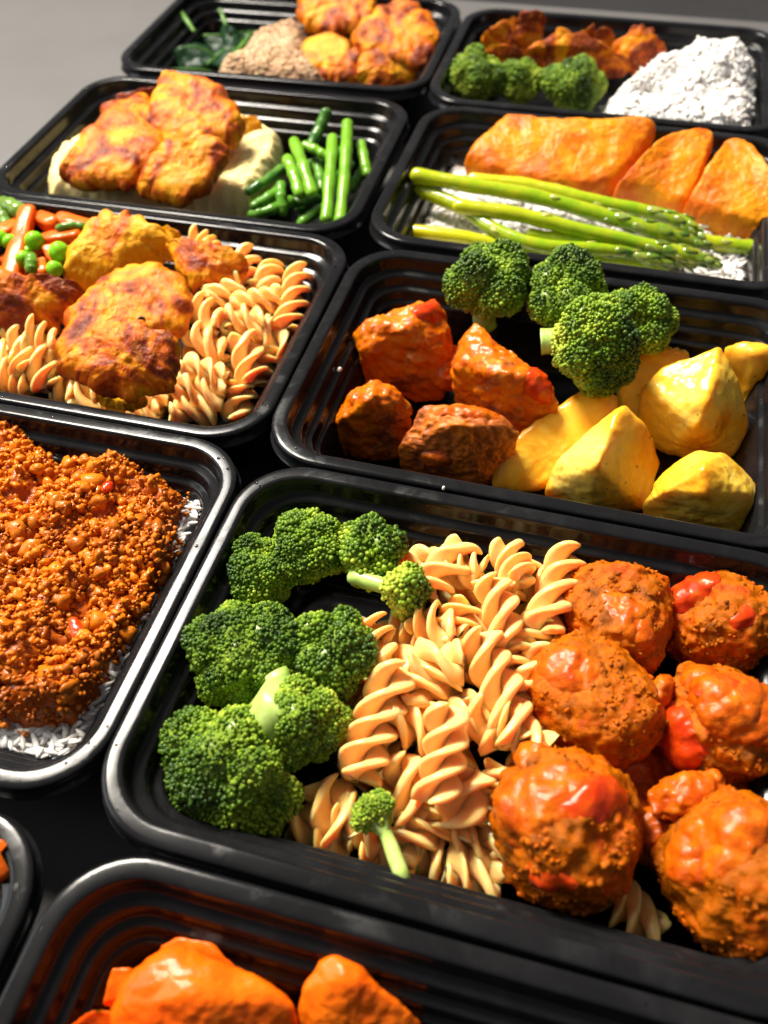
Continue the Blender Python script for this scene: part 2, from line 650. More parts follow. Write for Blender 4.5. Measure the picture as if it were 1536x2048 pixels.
H = CH
rim_prof = [(1.3, H - 7.2), (-.6, H - 7.0), (-.8, H - 6.6), (-.6, H - 6.1), (.25, H - 5.8), (.25, H - 1.6), (.45, H - .7), (.9, H - .2), (1.5, H), (2.4, H + .03), (3.6, H + .06),
            (4.8, H + .03), (5.6, H), (6.2, H - .25), (6.6, H - .8), (6.9, H - 2.8)]
wall_prof = [(6.9, H - 2.8), (7.5, H - 6.2), (7.8, H - 6.9), (8.4, H - 7.3), (10.4, H - 7.7), (11.2, H - 8.1), (11.7, H - 9.0),
             (12.2, H - 12.4), (12.5, H - 13.1), (13.1, H - 13.5), (14.6, H - 13.8), (15.2, H - 14.2), (15.6, H - 15.0),
             (16.0, H - 18.2), (16.3, H - 18.8), (16.9, H - 19.1), (18.0, H - 19.4), (18.5, H - 19.9), (18.8, H - 20.8),
             (22.5, 6.0), (23.4, 3.4), (25.0, 2.2), (27.5, 1.8)]
base_prof = [(27.5, 1.8), (34, 1.8)]
outer_prof = [(1.3, H - 7.2), (5.8, H - 7.6), (6.2, H - 8.5), (7.0, H - 9.5), (10.2, H - 10.2), (10.8, H - 14.5), (13.8, H - 15.6), (14.6, H - 20.5),
              (17.0, H - 21.5), (21.3, 4.8), (22.6, 1.6), (25.0, .35), (60, .35)]
me_rim = mesh_np('rim', *sweep(rim_prof))
me_wall = mesh_np('inner_wall', *sweep(wall_prof))
me_base = mesh_np('base', *sweep(base_prof, True))
me_out = mesh_np('outer_wall', *sweep(outer_prof, False))
BOX = dict(R1=(.0545, -.2249, -.63), R2=(.0548, -.0677, -.71), R3=(.0542, .0943, -.73), R4=(.0504, .2541, -.26),
           L1=(-.1674, -.2188, -.04), L2=(-.1678, -.0622, -.15), L3=(-.1735, .0940, .43), L4=(-.1736, .2610, 1.25),
           R0=(.0579, -.3824, -.13), L0=(-.1670, -.3818, .4))
BL = dict(R1='black plastic container holding broccoli, fusilli and orange meatballs', R2='black plastic container holding beef chunks, broccoli and potato wedges',
          R3='black plastic container holding salmon and asparagus', R4='black plastic container holding white rice, broccoli and dark fried chicken',
          L1='black plastic container holding minced meat over rice', L2='black plastic container holding fusilli, fried chicken, peas and carrots',
          L3='black plastic container holding mashed potato, chicken and green beans', L4='black plastic container holding spinach, brown rice and chicken',
          R0='black plastic container with orange sweet potato at the bottom edge', L0='black plastic container cut off at the lower left corner')
for k, (x, y, a) in BOX.items():
    t = thing('food_container', (x, y, 0), BL[k], 'container', 'black meal containers set out in two rows')
    t.rotation_euler.z = math.radians(a)
    for nm, m in (('rim', me_rim), ('inner_wall', me_wall), ('base', me_base), ('outer_wall', me_out)):
        obj(nm, m, M['plastic'], t)


def loc(box, x, y, z):
    """container-local mm to world"""
    bx, by, a = BOX[box]
    a = math.radians(a)
    return np.array([bx + (math.cos(a) * x - math.sin(a) * y) * MM, by + (math.sin(a) * x + math.cos(a) * y) * MM, z * MM])


def tolocal(box, P):
    bx, by, a = BOX[box]
    a = math.radians(a)
    d = (P[..., :2] - np.array([bx, by])) / MM
    return np.stack([math.cos(a) * d[..., 0] + math.sin(a) * d[..., 1], -math.sin(a) * d[..., 0] + math.cos(a) * d[..., 1]], -1)


def inset_at(z):
    """how far the inner wall stands in from the rim's edge at height z (mm)"""
    zs = [p[1] for p in wall_prof][::-1]
    ins = [p[0] for p in wall_prof][::-1]
    return np.interp(z, zs, ins)


def keep_in(box, V, gap=.4):
    """push world vertices inside a container's inner wall (they rest against it)"""
    V = V.copy()
    q = tolocal(box, V)
    z = V[:, 2] / MM
    ins = inset_at(np.minimum(z, H - 3)) + gap
    over = z > H + 1.0
    lx, ly = CW / 2 - ins, CD / 2 - ins
    r = np.maximum(CR - ins * .8, 5)
    # rounded rectangle clamp
    ax, ay = np.abs(q[:, 0]), np.abs(q[:, 1])
    nx, ny = np.minimum(ax, lx), np.minimum(ay, ly)
    cx, cy = lx - r, ly - r
    dx, dy = nx - cx, ny - cy
    d = np.hypot(dx, dy)
    corner = (dx > 0) & (dy > 0) & (d > r)
    nx = np.where(corner, cx + dx / np.maximum(d, 1e-6) * r, nx)
    ny = np.where(corner, cy + dy / np.maximum(d, 1e-6) * r, ny)
    q2 = np.stack([np.sign(q[:, 0]) * nx, np.sign(q[:, 1]) * ny], 1)
    q2[over] = q[over]
    bx, by, a = BOX[box]
    a = math.radians(a)
    V[:, 0] = bx + (math.cos(a) * q2[:, 0] - math.sin(a) * q2[:, 1]) * MM
    V[:, 1] = by + (math.sin(a) * q2[:, 0] + math.cos(a) * q2[:, 1]) * MM
    V[:, 2] = np.maximum(V[:, 2], 2.0 * MM)
    return V


# ------------------------------------------------------------------ lumps


def hull_planes(P):
    bm = bmesh.new()
    for p in P:
        bm.verts.new(p)
    r = bmesh.ops.convex_hull(bm, input=bm.verts[:])
    bm.normal_update()
    c = P.mean(0)
    N, D = [], []
    for f in bm.faces:
        n = np.array(f.normal[:])
        if np.linalg.norm(n) < .5:
            continue
        d = n @ np.array(f.verts[0].co[:])
        if n @ c > d:
            n, d = -n, -d
        N.append(n)
        D.append(d)
    bm.free()
    return np.array(N), np.array(D)


def displace(V, F, noise, seed):
    for amp, size, kind in noise:
        N = normals(V, F)
        Q = V / (size * MM)
        if kind == 'f':
            h = fbm(Q, seed, 4)
        elif kind == 'w':        # bumpy grains
            h = .5 - worley(Q, seed)
        elif kind == 'r':        # ridges
            h = .5 - np.abs(fbm(Q, seed + 5, 3)) * 2
        V = V + N * (h * amp * MM)[:, None]
        seed += 31
    return V


def lump(name, label, cat, mat, outline, base, top=(), p=10, noise=((1.0, 9, 'f'),), res=5, seed=1, group=None, shrink=.88, box=None, extra=()):
    """a rounded convex piece through outline points (photo x, y, height mm), standing on height base, then roughened"""
    O = np.array([at(*q) for q in outline])
    c = O.mean(0)
    B = O.copy()
    B[:, :2] = c[:2] + (O[:, :2] - c[:2]) * shrink
    B[:, 2] = np.minimum(base * MM, O[:, 2] - .5 * MM)
    P = np.vstack([O, B] + ([np.array([at(*q) for q in top])] if len(top) else []) + ([np.array(extra)] if len(extra) else []))
    c = (P.max(0) + P.min(0)) / 2
    c = .5 * c + .5 * P.mean(0)
    ext = (P.max(0) - P.min(0)) / 2
    Q = (P - c) * 1000
    N, D = hull_planes(Q)
    D = np.maximum(D, .8)
    d, F = ico(res)
    d = d * (ext / ext.max()) ** .7
    d = d / np.linalg.norm(d, axis=1)[:, None]
    p = p * 1.6
    q = np.maximum(d @ N.T, 0) / D[None]
    r = 1 / (q ** p).sum(1) ** (1 / p)
    V = d * r[:, None] * MM * 1.05
    V = displace(V, F, noise, seed) + c
    if box:
        V = keep_in(box, V)
    o = np.array([c[0], c[1], V[:, 2].min()])
    return obj(name, mesh_np(name, V - o, F), mat, loc=o, label=label, cat=cat, group=group)


def slab(name, label, cat, mat, outline, thick, dome=3.0, seed=1, group=None, box=None, sharp=7, noise=((2.4, 20, 'f'), (.9, 8, 'f'), (.5, 3, 'f')), edge=3.0, under=.9):
    """a flat irregular slice: outline points (photo x, y, height mm) at mid thickness, any star-shaped outline"""
    O = np.array([at(*q) for q in outline])
    m = 120
    O = smooth_path(np.vstack([O, O[:1]]), m + 1)[:m]
    if name == 'chicken_piece':
        thick, dome, edge = thick * .82, dome * .45, edge * 1.5
    c = O.mean(0)
    A = np.c_[O[:, :2] - c[:2], np.ones(m)]
    k = np.linalg.lstsq(A, O[:, 2], rcond=None)[0]
    d = O - c
    L = np.linalg.norm(d[:, :2], axis=1)
    w = edge * MM * fbm(O / (7 * MM), seed, 3)
    d = d * (1 + w / L)[:, None]
    nr = 34
    ts = np.linspace(0, 1, nr) ** .75
    top, bot = [], []
    for t in ts[1:]:
        P = c + d * t
        pl = k[0] * (P[:, 0] - c[0]) + k[1] * (P[:, 1] - c[1]) + k[2]
        zc = pl + (O[:, 2] - (A @ k)) * t * t           # follow the outline's own heights towards the edge
        h = (1 - t ** sharp) ** .5
        dm = dome * MM * (1 - t * t)
        T = P.copy()
        T[:, 2] = zc + thick / 2 * MM * h + dm
        B = P.copy()
        B[:, 2] = zc - thick / 2 * MM * h * under
        top.append(T)
        bot.append(B)
    bot = bot[:-1]
    tc = c.copy()
    tc[2] = k[2] + thick / 2 * MM + dome * MM
    bc = c.copy()
    bc[2] = k[2] - thick / 2 * MM * under
    V = np.vstack(top + bot[::-1] + [tc[None], bc[None]])
    rings = len(top) + len(bot)
    F = []
    j = np.arange(m)
    for r in range(rings - 1):
        a_, b_ = r * m + j, r * m + (j + 1) % m
        F.append(np.stack([a_, a_ + m, b_ + m], 1))
        F.append(np.stack([a_, b_ + m, b_], 1))
    it, ib = len(V) - 2, len(V) - 1
    F.append(np.stack([np.full(m, it), j, (j + 1) % m], 1))
    o_ = (rings - 1) * m
    F.append(np.stack([np.full(m, ib), o_ + (j + 1) % m, o_ + j], 1))
    F = np.vstack(F)
    s = normals(V, F)[it][2]
    if s < 0:
        F = F[:, ::-1]
    V = displace(V, F, noise, seed)
    if box:
        V = keep_in(box, V)
    o = np.array([c[0], c[1], V[:, 2].min()])
    return obj(name, mesh_np(name, V - o, F), mat, loc=o, label=label, cat=cat, group=group)


def blob(name, label, cat, mat, A, Bp, r, noise, res=5, seed=1, group=None, box=None, rz=None):
    """an ellipsoid between two photo positions A, Bp (x, y, mm), cross radius r mm, roughened"""
    a, b = at(*A), at(*Bp)
    c = (a + b) / 2
    L = np.linalg.norm(b - a) / 2
    ax = (b - a) / (2 * L) if L > 1e-6 else np.array([1.0, 0, 0])
    R = basis(ax)[0]
    d, F = ico(res)
    rz = rz or r
    V = d * np.array([r * MM, rz * MM, max(L, .3 * r * MM)])
    V = V @ R.T
    V = displace(V, F, noise, seed) + c
    if box:
        V = keep_in(box, V)
    o = np.array([c[0], c[1], V[:, 2].min()])
    return obj(name, mesh_np(name, V - o, F), mat, loc=o, label=label, cat=cat, group=group)


def patch(src, label, cat, mat, px, py, ru, rv, ang, thick, seed, name='tomato_piece', noise=((.5, 5, 'f'),), group=None, soft=14):
    """a soft flat piece lying on the surface of src, centred where the photo shows it; ru x rv mm, turned by ang"""
    me = src.data
    V = np.empty(len(me.vertices) * 3, np.float32)
    me.vertices.foreach_get('co', V)
    V = V.reshape(-1, 3).astype(float) + np.array(src.location)
    F = np.empty(len(me.polygons) * 3, np.int32)
    me.polygons.foreach_get('vertices', F)
    F = F.reshape(-1, 3)
    N = normals(V, F)
    d = V - CAM
    w = d @ FW
    sx, sy = 768 + FPX * (d @ RT) / w, 1024 - FPX * (d @ UP) / w
    face = (N * d).sum(1) < 0
    k = np.argmin(np.hypot(sx - px, sy - py) + np.where(face, 0, 1e4))
    c, n = V[k], N[k]
    ax = RT * math.cos(math.radians(ang)) + UP * math.sin(math.radians(ang))
    ax = ax - n * (ax @ n)
    ax /= np.linalg.norm(ax)
    ay = np.cross(n, ax)
    q = V - c
    e = np.hypot(q @ ax / (ru * MM), q @ ay / (rv * MM)) * (1 + .32 * fbm(V / (6 * MM), seed, 3))
    e = e + np.where(np.abs(q @ n) > max(ru, rv) * MM * .9, 9, 0)
    keep = e < 1.45
    fk = keep[F].all(1)
    F = F[fk]
    ids = np.unique(F)
    remap = np.zeros(len(V), int)
    remap[ids] = np.arange(len(ids))
    F = remap[F]
    V, N, e = V[ids], N[ids], e[ids]
    T = V + N * (np.where(e < 1, thick * MM * np.sqrt(np.clip(1 - e ** 2.5, 0, 1)), -(e - 1) * 5 * MM) - .1 * MM)[:, None]
    for _ in range(soft):
        S = np.zeros_like(T)
        w_ = np.zeros(len(T))
        for q_ in range(3):
            np.add.at(S, F[:, q_], T[F[:, (q_ + 1) % 3]] + T[F[:, (q_ + 2) % 3]])
            np.add.at(w_, F[:, q_], 2)
        T = np.where((e < .95)[:, None], .4 * T + .6 * S / w_[:, None], T)
    T = displace(T, F, noise, seed)
    o = np.array([c[0], c[1], T[:, 2].min()])
    return obj(name, mesh_np(name, T - o, F), mat, loc=o, label=label, cat=cat, group=group)


def grain(src, n, seed, size=(.5, 1.25)):
    """coarse meat grain: little lumps half sunk into the surface of src, one part of it"""
    me = src.data
    V = np.empty(len(me.vertices) * 3, np.float32)
    me.vertices.foreach_get('co', V)
    V = V.reshape(-1, 3).astype(float)
    F = np.empty(len(me.polygons) * 3, np.int32)
    me.polygons.foreach_get('vertices', F)
    N = normals(V, F.reshape(-1, 3))
    rng = np.random.default_rng(seed)
    k = rng.choice(len(V), n * 2, replace=False)
    k = k[fbm(V[k] / (9 * MM), seed, 3) > -.08][:n]
    parts = []
    for q in range(4):
        TV, TF = ico(1 if q else 2)
        TV = displace(TV * MM * 2, TF, ((1.6, 2.0, 'f'),), 700 + q) / (2 * MM)
        kk = k[q::4]
        S = rng.uniform(size[0], size[1], (len(kk), 1)) * rng.uniform(.6, 1.3, (len(kk), 3)) * MM
        parts.append(scatter(TV, TF, V[kk] - N[kk] * S[:, :1] * .25, rnd_rot(rng, len(kk)), S))
    V, F, _ = join(parts)
    return obj('meat_grain', mesh_np('meat_grain', V, F), src.data.materials[0], src, kind='stuff')


# ------------------------------------------------------------------ broccoli
CAPV, CAPF = [], []


def cap_template(s=7):
    V = [(0, 0, 1.0)]
    for rr, zz in ((.72, .72), (1.0, .05), (.8, -.6)):
        for k in range(s):
            a = 2 * math.pi * k / s
            V.append((rr * math.cos(a), rr * math.sin(a), zz))
    F = [(0, 1 + k, 1 + (k + 1) % s) for k in range(s)]
    for q in range(2):
        o = 1 + q * s
        for k in range(s):
            a, b = o + k, o + (k + 1) % s
            F += [(a, a + s, b + s), (a, b + s, b)]
    return np.array(V), np.array(F)


CAP = cap_template(7)
CAP5 = cap_template(5)


def fib(n, rng):
    i = np.arange(n) + .5
    ph = np.arccos(1 - 2 * i / n)
    th = math.pi * (1 + 5 ** .5) * i + rng.uniform(0, 6.28)
    return np.stack([np.cos(th) * np.sin(ph), np.sin(th) * np.sin(ph), np.cos(ph)], 1)


def floret(label, c, R, axis, seed, bud=.75, nl=11, stalk=10, stalk_r=.2, tone=0.0, spread=1.55, squash=1.0, group=None, cap=CAP, lobe=(.28, .50), core=.64, sdir=None, stretch=(1, 1), box=None):
    """broccoli floret: crown centre c (world m), radius R mm, crown facing axis"""
    rng = np.random.default_rng(seed)
    bud = bud * 1.22
    axis = np.array(axis, float)
    axis /= np.linalg.norm(axis)
    Bm = basis(axis)[0]
    o = np.array([c[0], c[1], max(c[2] - R * MM, 2 * MM)])
    root = thing('broccoli_floret', o, label, 'broccoli', group)
    cl = c - o
    # lobes on a dome
    D = fib(int(nl * 2 / (1 - math.cos(spread)) + .5), rng)
    D = D[np.arccos(np.clip(D[:, 2], -1, 1)) < spread] + rng.normal(size=(sum(np.arccos(np.clip(D[:, 2], -1, 1)) < spread), 3)) * .12
    D /= np.linalg.norm(D, axis=1)[:, None]
    S3 = np.array([stretch[0], stretch[1], squash])
    LC = (D * S3) @ Bm.T * (R * MM * .60) * rng.uniform(.86, 1.10, len(D))[:, None]
    LR = R * MM * rng.uniform(*lobe, len(D))
    LC = np.vstack([LC, [axis * R * MM * .02]])
    LR = np.append(LR, R * MM * core * min(1, squash + .1))
    pts, nrm, lob = [], [], []
    for k in range(len(LC)):
        n = int(4 * math.pi * LR[k] ** 2 / ((bud * MM) ** 2 * 2.15))
        d = fib(n, rng) + rng.normal(size=(n, 3)) * .05
        d /= np.linalg.norm(d, axis=1)[:, None]
        wob = 1 + .10 * fbm(d * 2.2 + 7 * k, seed, 2) + .09 * vnoise(d * 5 + k, seed + 3)
        P = LC[k] + d * LR[k] * wob[:, None]
        ok = np.ones(n, bool)
        for j in range(len(LC)):
            if j != k:
                ok &= np.linalg.norm(P - LC[j], axis=1) > LR[j] * .96
        h = P @ axis / (R * MM)
        ok &= h > -.42 + .12 * vnoise(P / (4 * MM), seed)
        pts.append(P[ok])
        nrm.append(d[ok])
        lob.append(np.full(ok.sum(), k))
    P, N, L = np.vstack(pts), np.vstack(nrm), np.concatenate(lob)
    N = N * .8 + P / (np.linalg.norm(P, axis=1)[:, None]) * .5 + rng.normal(size=P.shape) * .16
    N /= np.linalg.norm(N, axis=1)[:, None]
    big = 1 + .30 * vnoise(P / (7 * MM), seed + 9)
    S = bud * MM * rng.uniform(.62, 1.16, len(P)) * big
    # colour: dark blue-green tops, fresh yellow-green where the buds thin out, each bud its own
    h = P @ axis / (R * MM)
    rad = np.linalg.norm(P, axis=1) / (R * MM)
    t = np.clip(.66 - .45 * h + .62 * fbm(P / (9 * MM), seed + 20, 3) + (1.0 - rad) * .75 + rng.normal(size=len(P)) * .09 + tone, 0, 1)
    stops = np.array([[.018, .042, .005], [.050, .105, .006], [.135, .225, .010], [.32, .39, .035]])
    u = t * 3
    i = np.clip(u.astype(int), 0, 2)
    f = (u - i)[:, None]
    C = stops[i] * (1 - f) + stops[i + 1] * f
    C *= rng.uniform(.78, 1.22, (len(P), 1))
    SS = np.stack([S, S, S * rng.uniform(.9, 1.5, len(S))], 1)
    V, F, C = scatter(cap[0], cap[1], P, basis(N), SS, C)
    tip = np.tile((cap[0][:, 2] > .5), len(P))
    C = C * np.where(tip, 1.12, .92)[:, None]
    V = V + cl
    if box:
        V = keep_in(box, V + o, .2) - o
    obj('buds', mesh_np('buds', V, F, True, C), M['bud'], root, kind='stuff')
    sv, sf = ico(3)
    cores = [(sv * LR[k] * .965 + LC[k] + cl, sf, np.tile([[.16, .24, .025]], (len(sv), 1))) for k in range(len(LC))]
    V, F, C = join(cores)
    V = keep_in(box, V + o, .5) - o if box else V
    cr = obj('crown', mesh_np('crown', V, F, True, C), M['bud'], root)
    # stalk and branches
    sd = np.array(sdir, float) / np.linalg.norm(sdir) if sdir is not None else -axis
    neck = cl + sd * R * MM * .62
    end = neck + sd * stalk * MM
    sr = stalk_r * R * MM
    parts = []
    t = np.linspace(0, 1, 7)
    path = smooth_path([end, neck + rng.normal(size=3) * .8 * MM, cl + sd * R * MM * .1], 9)
    V, F, U = tube(path, sr * (1.0 + .25 * np.linspace(0, 1, 9) ** 2 + .10 * (1 - np.linspace(0, 1, 9)) ** 3), 14, False)
    V = displace(V, F, ((.5, 6, 'f'),), seed)
    V = keep_in(box, V + o, .3) - o if box else V
    st = obj('stalk', mesh_np('stalk', V, F), M['stalk'], root)
    for k in range(len(LC) - 1):
        mid = (neck + cl + LC[k]) / 2 + sd * .1 * R * MM
        V, F, U = tube(smooth_path([neck + sd * 1.0 * MM, mid, cl + LC[k]], 6), sr * np.array([.62, .5, .46, .44, .5, .6]), 8, False)
        V = keep_in(box, V + o, .3) - o if box else V
        obj('branch', mesh_np('branch', V, F), M['stalk'], st)
    return root


# ------------------------------------------------------------------ fusilli


def fusilli_mesh(length, rad, pitch, th, bend, seed, blades=3):
    """three twisted blades round a core, edges rounded, ends cut"""
    rng = np.random.default_rng(seed)
    n = int(length / .8)
    zs = np.linspace(-length / 2, length / 2, n)
    # cross-section of a three-bladed star
    sec = []
    for b in range(blades):
        a = 2 * math.pi * b / blades
        for r, w in ((.42, 1.9), (.56, 2.15), (.72, 2.4), (.86, 2.35), (.95, 1.9), (1.0, .95), (1.0, -.95), (.95, -1.9), (.86, -2.35), (.72, -2.4), (.56, -2.15), (.42, -1.9)):
            sec.append((a, r, w))
    sec = np.array(sec)
    V = []
    ph = rng.uniform(0, 6.28)
    for i, z in enumerate(zs):
        u = i / (n - 1)
        tw = ph + 2 * math.pi * z / pitch + .35 * math.sin(u * 5 + seed)
        rr = rad * (1 + .06 * np.sin(sec[:, 0] * 1.0 + z * .4 + seed) + .03 * math.sin(z * .6 + seed * 2))
        end = min(u, 1 - u) * (n - 1)
        thk = th * (1 if end > 1 else (.72 if end < 1 else .93))
        rr = rr * (.90 if end < 1 else (.97 if end < 2 else 1))
        a = sec[:, 0] + tw
        curl = .12 * (sec[:, 1] ** 2)           # blades sweep back
        a = a - curl
        a = a + sec[:, 2] * thk / (rr * sec[:, 1])
        x = rr * sec[:, 1] * np.cos(a)
        y = rr * sec[:, 1] * np.sin(a)
        V.append(np.stack([x, y, np.full(len(x), z)], 1))
    V = np.array(V)
    k = V.shape[1]
    # bend
    cz = V[..., 2]
    V[..., 0] += bend * (cz / (length / 2)) ** 2
    V = V.reshape(-1, 3)
    F = []
    for i in range(n - 1):
        for j in range(k):
            a, b = i * k + j, i * k + (j + 1) % k
            F += [(a, b, b + k), (a, b + k, a + k)]
    c0 = len(V)
    V = np.vstack([V, V[:k].mean(0), V[-k:].mean(0)])
    for j in range(k):
        F.append((c0, (j + 1) % k, j))
        F.append((c0 + 1, (n - 1) * k + j, (n - 1) * k + (j + 1) % k))
    F = np.array(F)
    V = V + normals(V, F) * (.18 * fbm(V / 6, seed, 2))[:, None]
    return mesh_np('fusilli', V * MM, F)


FUS = {}
for L in (22, 29, 36, 43):
    FUS[L] = [fusilli_mesh(L, (7.6, 8.2, 7.9, 7.3, 8.4)[k], (24, 28, 26, 22.5, 30)[k], (1.12, 1.2, 1.05, 1.15, 1.1)[k], (1.6, -2.6, .5, 3.2, -1.0)[k], L + k) for k in range(5)]
_fk = 0


def fusilli(A, B, label, group, roll=None, scale=1.0):
    """one piece from photo position A to B (x, y, height mm)"""
    global _fk
    a, b = at(*A), at(*B)
    d = b - a
    Lm = np.linalg.norm(d) / MM / scale
    key = min(FUS, key=lambda q: abs(q - Lm))
    me = FUS[key][_fk % 5]
    R = basis(d / np.linalg.norm(d))[0]
    ro = (_fk * 2.399 if roll is None else roll)
    Rz = np.array([[math.cos(ro), -math.sin(ro), 0], [math.sin(ro), math.cos(ro), 0], [0, 0, 1]])
    R = R @ Rz
    c = (a + b) / 2
    sz = np.clip(Lm / key, .85, 1.2) * scale
    o = obj('fusilli', me, M['pasta'], label=label, cat='pasta', group=group)
    mw = np.eye(4)
    mw[:3, :3] = R * np.array([scale, scale, sz])
    mw[:3, 3] = c
    o.matrix_world = Matrix(mw.tolist())
    _fk += 1
    return o

# ================================================================== broccoli, fusilli and meatballs (near right container)
G = 'broccoli florets beside the meatballs'
V3 = lambda x, y, z: np.array([x, y, z], float)
floret('broccoli floret tucked into the back left corner of the meatball container', at(528, 1150, 34), 16.5, (-.35, -.15, 1), 11, .62, 12, 6, box='R1', group=G, tone=.02)
floret('rounded broccoli floret at the back wall between two other florets', at(622, 1098, 37), 16, (.0, .15, 1), 12, .72, 11, 6, box='R1', group=G, tone=.06)
floret('dark coarse-budded broccoli floret at the back, next to the fusilli', at(738, 1112, 40), 14.5, (.1, .0, 1), 13, 1.02, 9, 8, box='R1', group=G, tone=-.06)
floret('small broccoli floret lying on its side with pale stalk, touching the fusilli', at(800, 1178, 44), 10.5, (.9, -.25, .35), 14, .95, 7, 13, .26, tone=.16, group=G, sdir=(-1, .12, -.05), spread=1.2)
floret('large fine-budded broccoli floret against the left wall of the meatball container', at(497, 1312, 36), 21, (-.15, -.25, 1), 15, .60, 14, 6, box='R1', group=G, tone=.03)
floret('dark broccoli floret in the middle, left of the fusilli', at(668, 1298, 40), 16.0, (.15, -.35, .9), 16, .80, 10, 6, box='R1', group=G, tone=-.05)
floret('broccoli floret standing beside the thick pale stalk, left of the fusilli', at(612, 1440, 38), 15.5, (.35, -.55, .5), 17, .66, 10, 9, .30, box='R1', group=G, tone=.04, sdir=(-.75, .55, .35))
floret('largest broccoli floret, front left corner, its thick pale stalk showing', at(468, 1545, 27), 24, (-.15, -.75, .42), 18, .68, 15, 17, .34, box='R1', group=G, tone=-.02, sdir=(.42, .60, .62), spread=1.7, stretch=(1.15, 1))
floret('tiny light green broccoli sprig lying on the front fusilli', at(757, 1635, 34), 8.6, (-.75, .45, .5), 19, .62, 7, 15, .27, tone=.36, group=G, sdir=(.55, -.72, -.10), spread=1.25, lobe=(.30, .42), core=.45)

FL = 'half-buried fusilli twist within the heap beside the meatballs'
FG = 'fusilli in the meatball container'
for A, B in [
        ((800, 1330, 14), (840, 1480, 14)), ((900, 1300, 16), (980, 1340, 14)), ((930, 1500, 16), (850, 1540, 14)), ((1010, 1400, 14), (1080, 1300, 16)),
        ((760, 1480, 14), (700, 1560, 12)), ((980, 1580, 12), (1000, 1680, 10)), ((880, 1200, 16), (990, 1180, 18)), ((1060, 1200, 18), (1130, 1290, 16)),
        ((830, 1590, 12), (900, 1680, 10)), ((720, 1360, 20), (740, 1450, 18)), ((1040, 1500, 18), (1090, 1600, 12)), ((780, 1230, 18), (850, 1280, 20)),
        ((950, 1420, 24), (890, 1470, 24)), ((1010, 1250, 26), (900, 1240, 24)), ((830, 1400, 26), (930, 1340, 26)), ((760, 1560, 20), (850, 1560, 22)),
        ((900, 1430, 30), (990, 1420, 30)), ((820, 1260, 28), (900, 1330, 28)), ((1060, 1400, 26), (1060, 1500, 24)), ((700, 1450, 26), (780, 1520, 24)), ((960, 1640, 20), (1000, 1560, 24)),
        ((1080, 1120, 28), (1010, 1190, 28)), ((640, 1640, 12), (700, 1600, 14)), ((850, 1700, 12), (900, 1760, 10)),]:
    fusilli(A, B, FL, FG)
FN = ['long fusilli twist on the left of the heap, beside the dark middle broccoli',
      'topmost fusilli twist in the centre front of the heap',
      'long fusilli twist leaning on the long smooth meatball',
      'short fusilli twist in the middle, right of the side-lying small broccoli',
      'fusilli twist at the centre back, its end turned upwards',
      'fusilli twist at the back left of the heap, above the side-lying broccoli',
      'short upright fusilli at the very back of the heap',
      'fusilli twist leaning on the tall orange meatball',
      'fusilli twist wedged below the side-lying small broccoli',
      'fusilli tip peeking out behind the side-lying small broccoli',
      'fusilli twist just left of the tiny broccoli sprig',
      'fusilli twist lying along the front wall beside the largest broccoli',
      'fusilli twist under the stalk of the tiny broccoli sprig',
      'frontmost fusilli twist at the wall, left of the biggest meatball',
      'fusilli twist right behind the tiny broccoli sprig',
      'fusilli twist pointing down to the right of the tiny broccoli sprig',
      'fusilli twist touching the upper left of the biggest meatball',
      'fusilli twist lying crosswise behind the frontmost one',
      'shaded fusilli twist between the two front meatballs']
for i, (A, B) in enumerate([
        ((792, 1328, 42), (716, 1560, 34)), ((905, 1410, 46), (872, 1610, 34)), ((965, 1268, 42), (1040, 1485, 36)),
        ((838, 1232, 38), (912, 1275, 40)), ((985, 1150, 46), (1020, 1300, 38)), ((935, 1098, 38), (848, 1190, 40)),
        ((1015, 1095, 36), (1045, 1165, 40)), ((1140, 1112, 36), (1085, 1275, 36)), ((735, 1240, 38), (760, 1340, 36)),
        ((815, 1133, 30), (870, 1120, 30)), ((648, 1560, 24), (690, 1680, 18)), ((592, 1632, 14), (705, 1700, 14)), ((735, 1700, 13), (822, 1722, 12)),
        ((890, 1740, 17), (1000, 1772, 13)), ((800, 1505, 30), (838, 1640, 22)), ((955, 1540, 32), (905, 1665, 22)), ((1015, 1540, 26), (965, 1640, 20)),
        ((915, 1690, 16), (1000, 1700, 16)), ((1235, 1800, 14), (1300, 1865, 9)), ((1090, 1300, 32), (1045, 1400, 32)), ((830, 1320, 38), (925, 1330, 40)),
        ((880, 1130, 34), (960, 1150, 38)), ((855, 1460, 30), (790, 1440, 34)), ((1060, 1160, 28), (1110, 1190, 30)), ((690, 1620, 20), (770, 1680, 20)),
        ((960, 1390, 34), (1000, 1500, 30)), ((1075, 1240, 34), (1000, 1350, 32)), ((890, 1340, 36), (800, 1400, 34)), ((940, 1210, 38), (880, 1290, 34)), ((1010, 1440, 36), (1080, 1500, 34)),
        ((760, 1290, 30), (830, 1370, 30)), ((1000, 1600, 24), (1010, 1720, 14)), ((860, 1640, 20), (800, 1690, 18))]):
    fusilli(A, B, FN[i] if i < len(FN) else FL, FG)

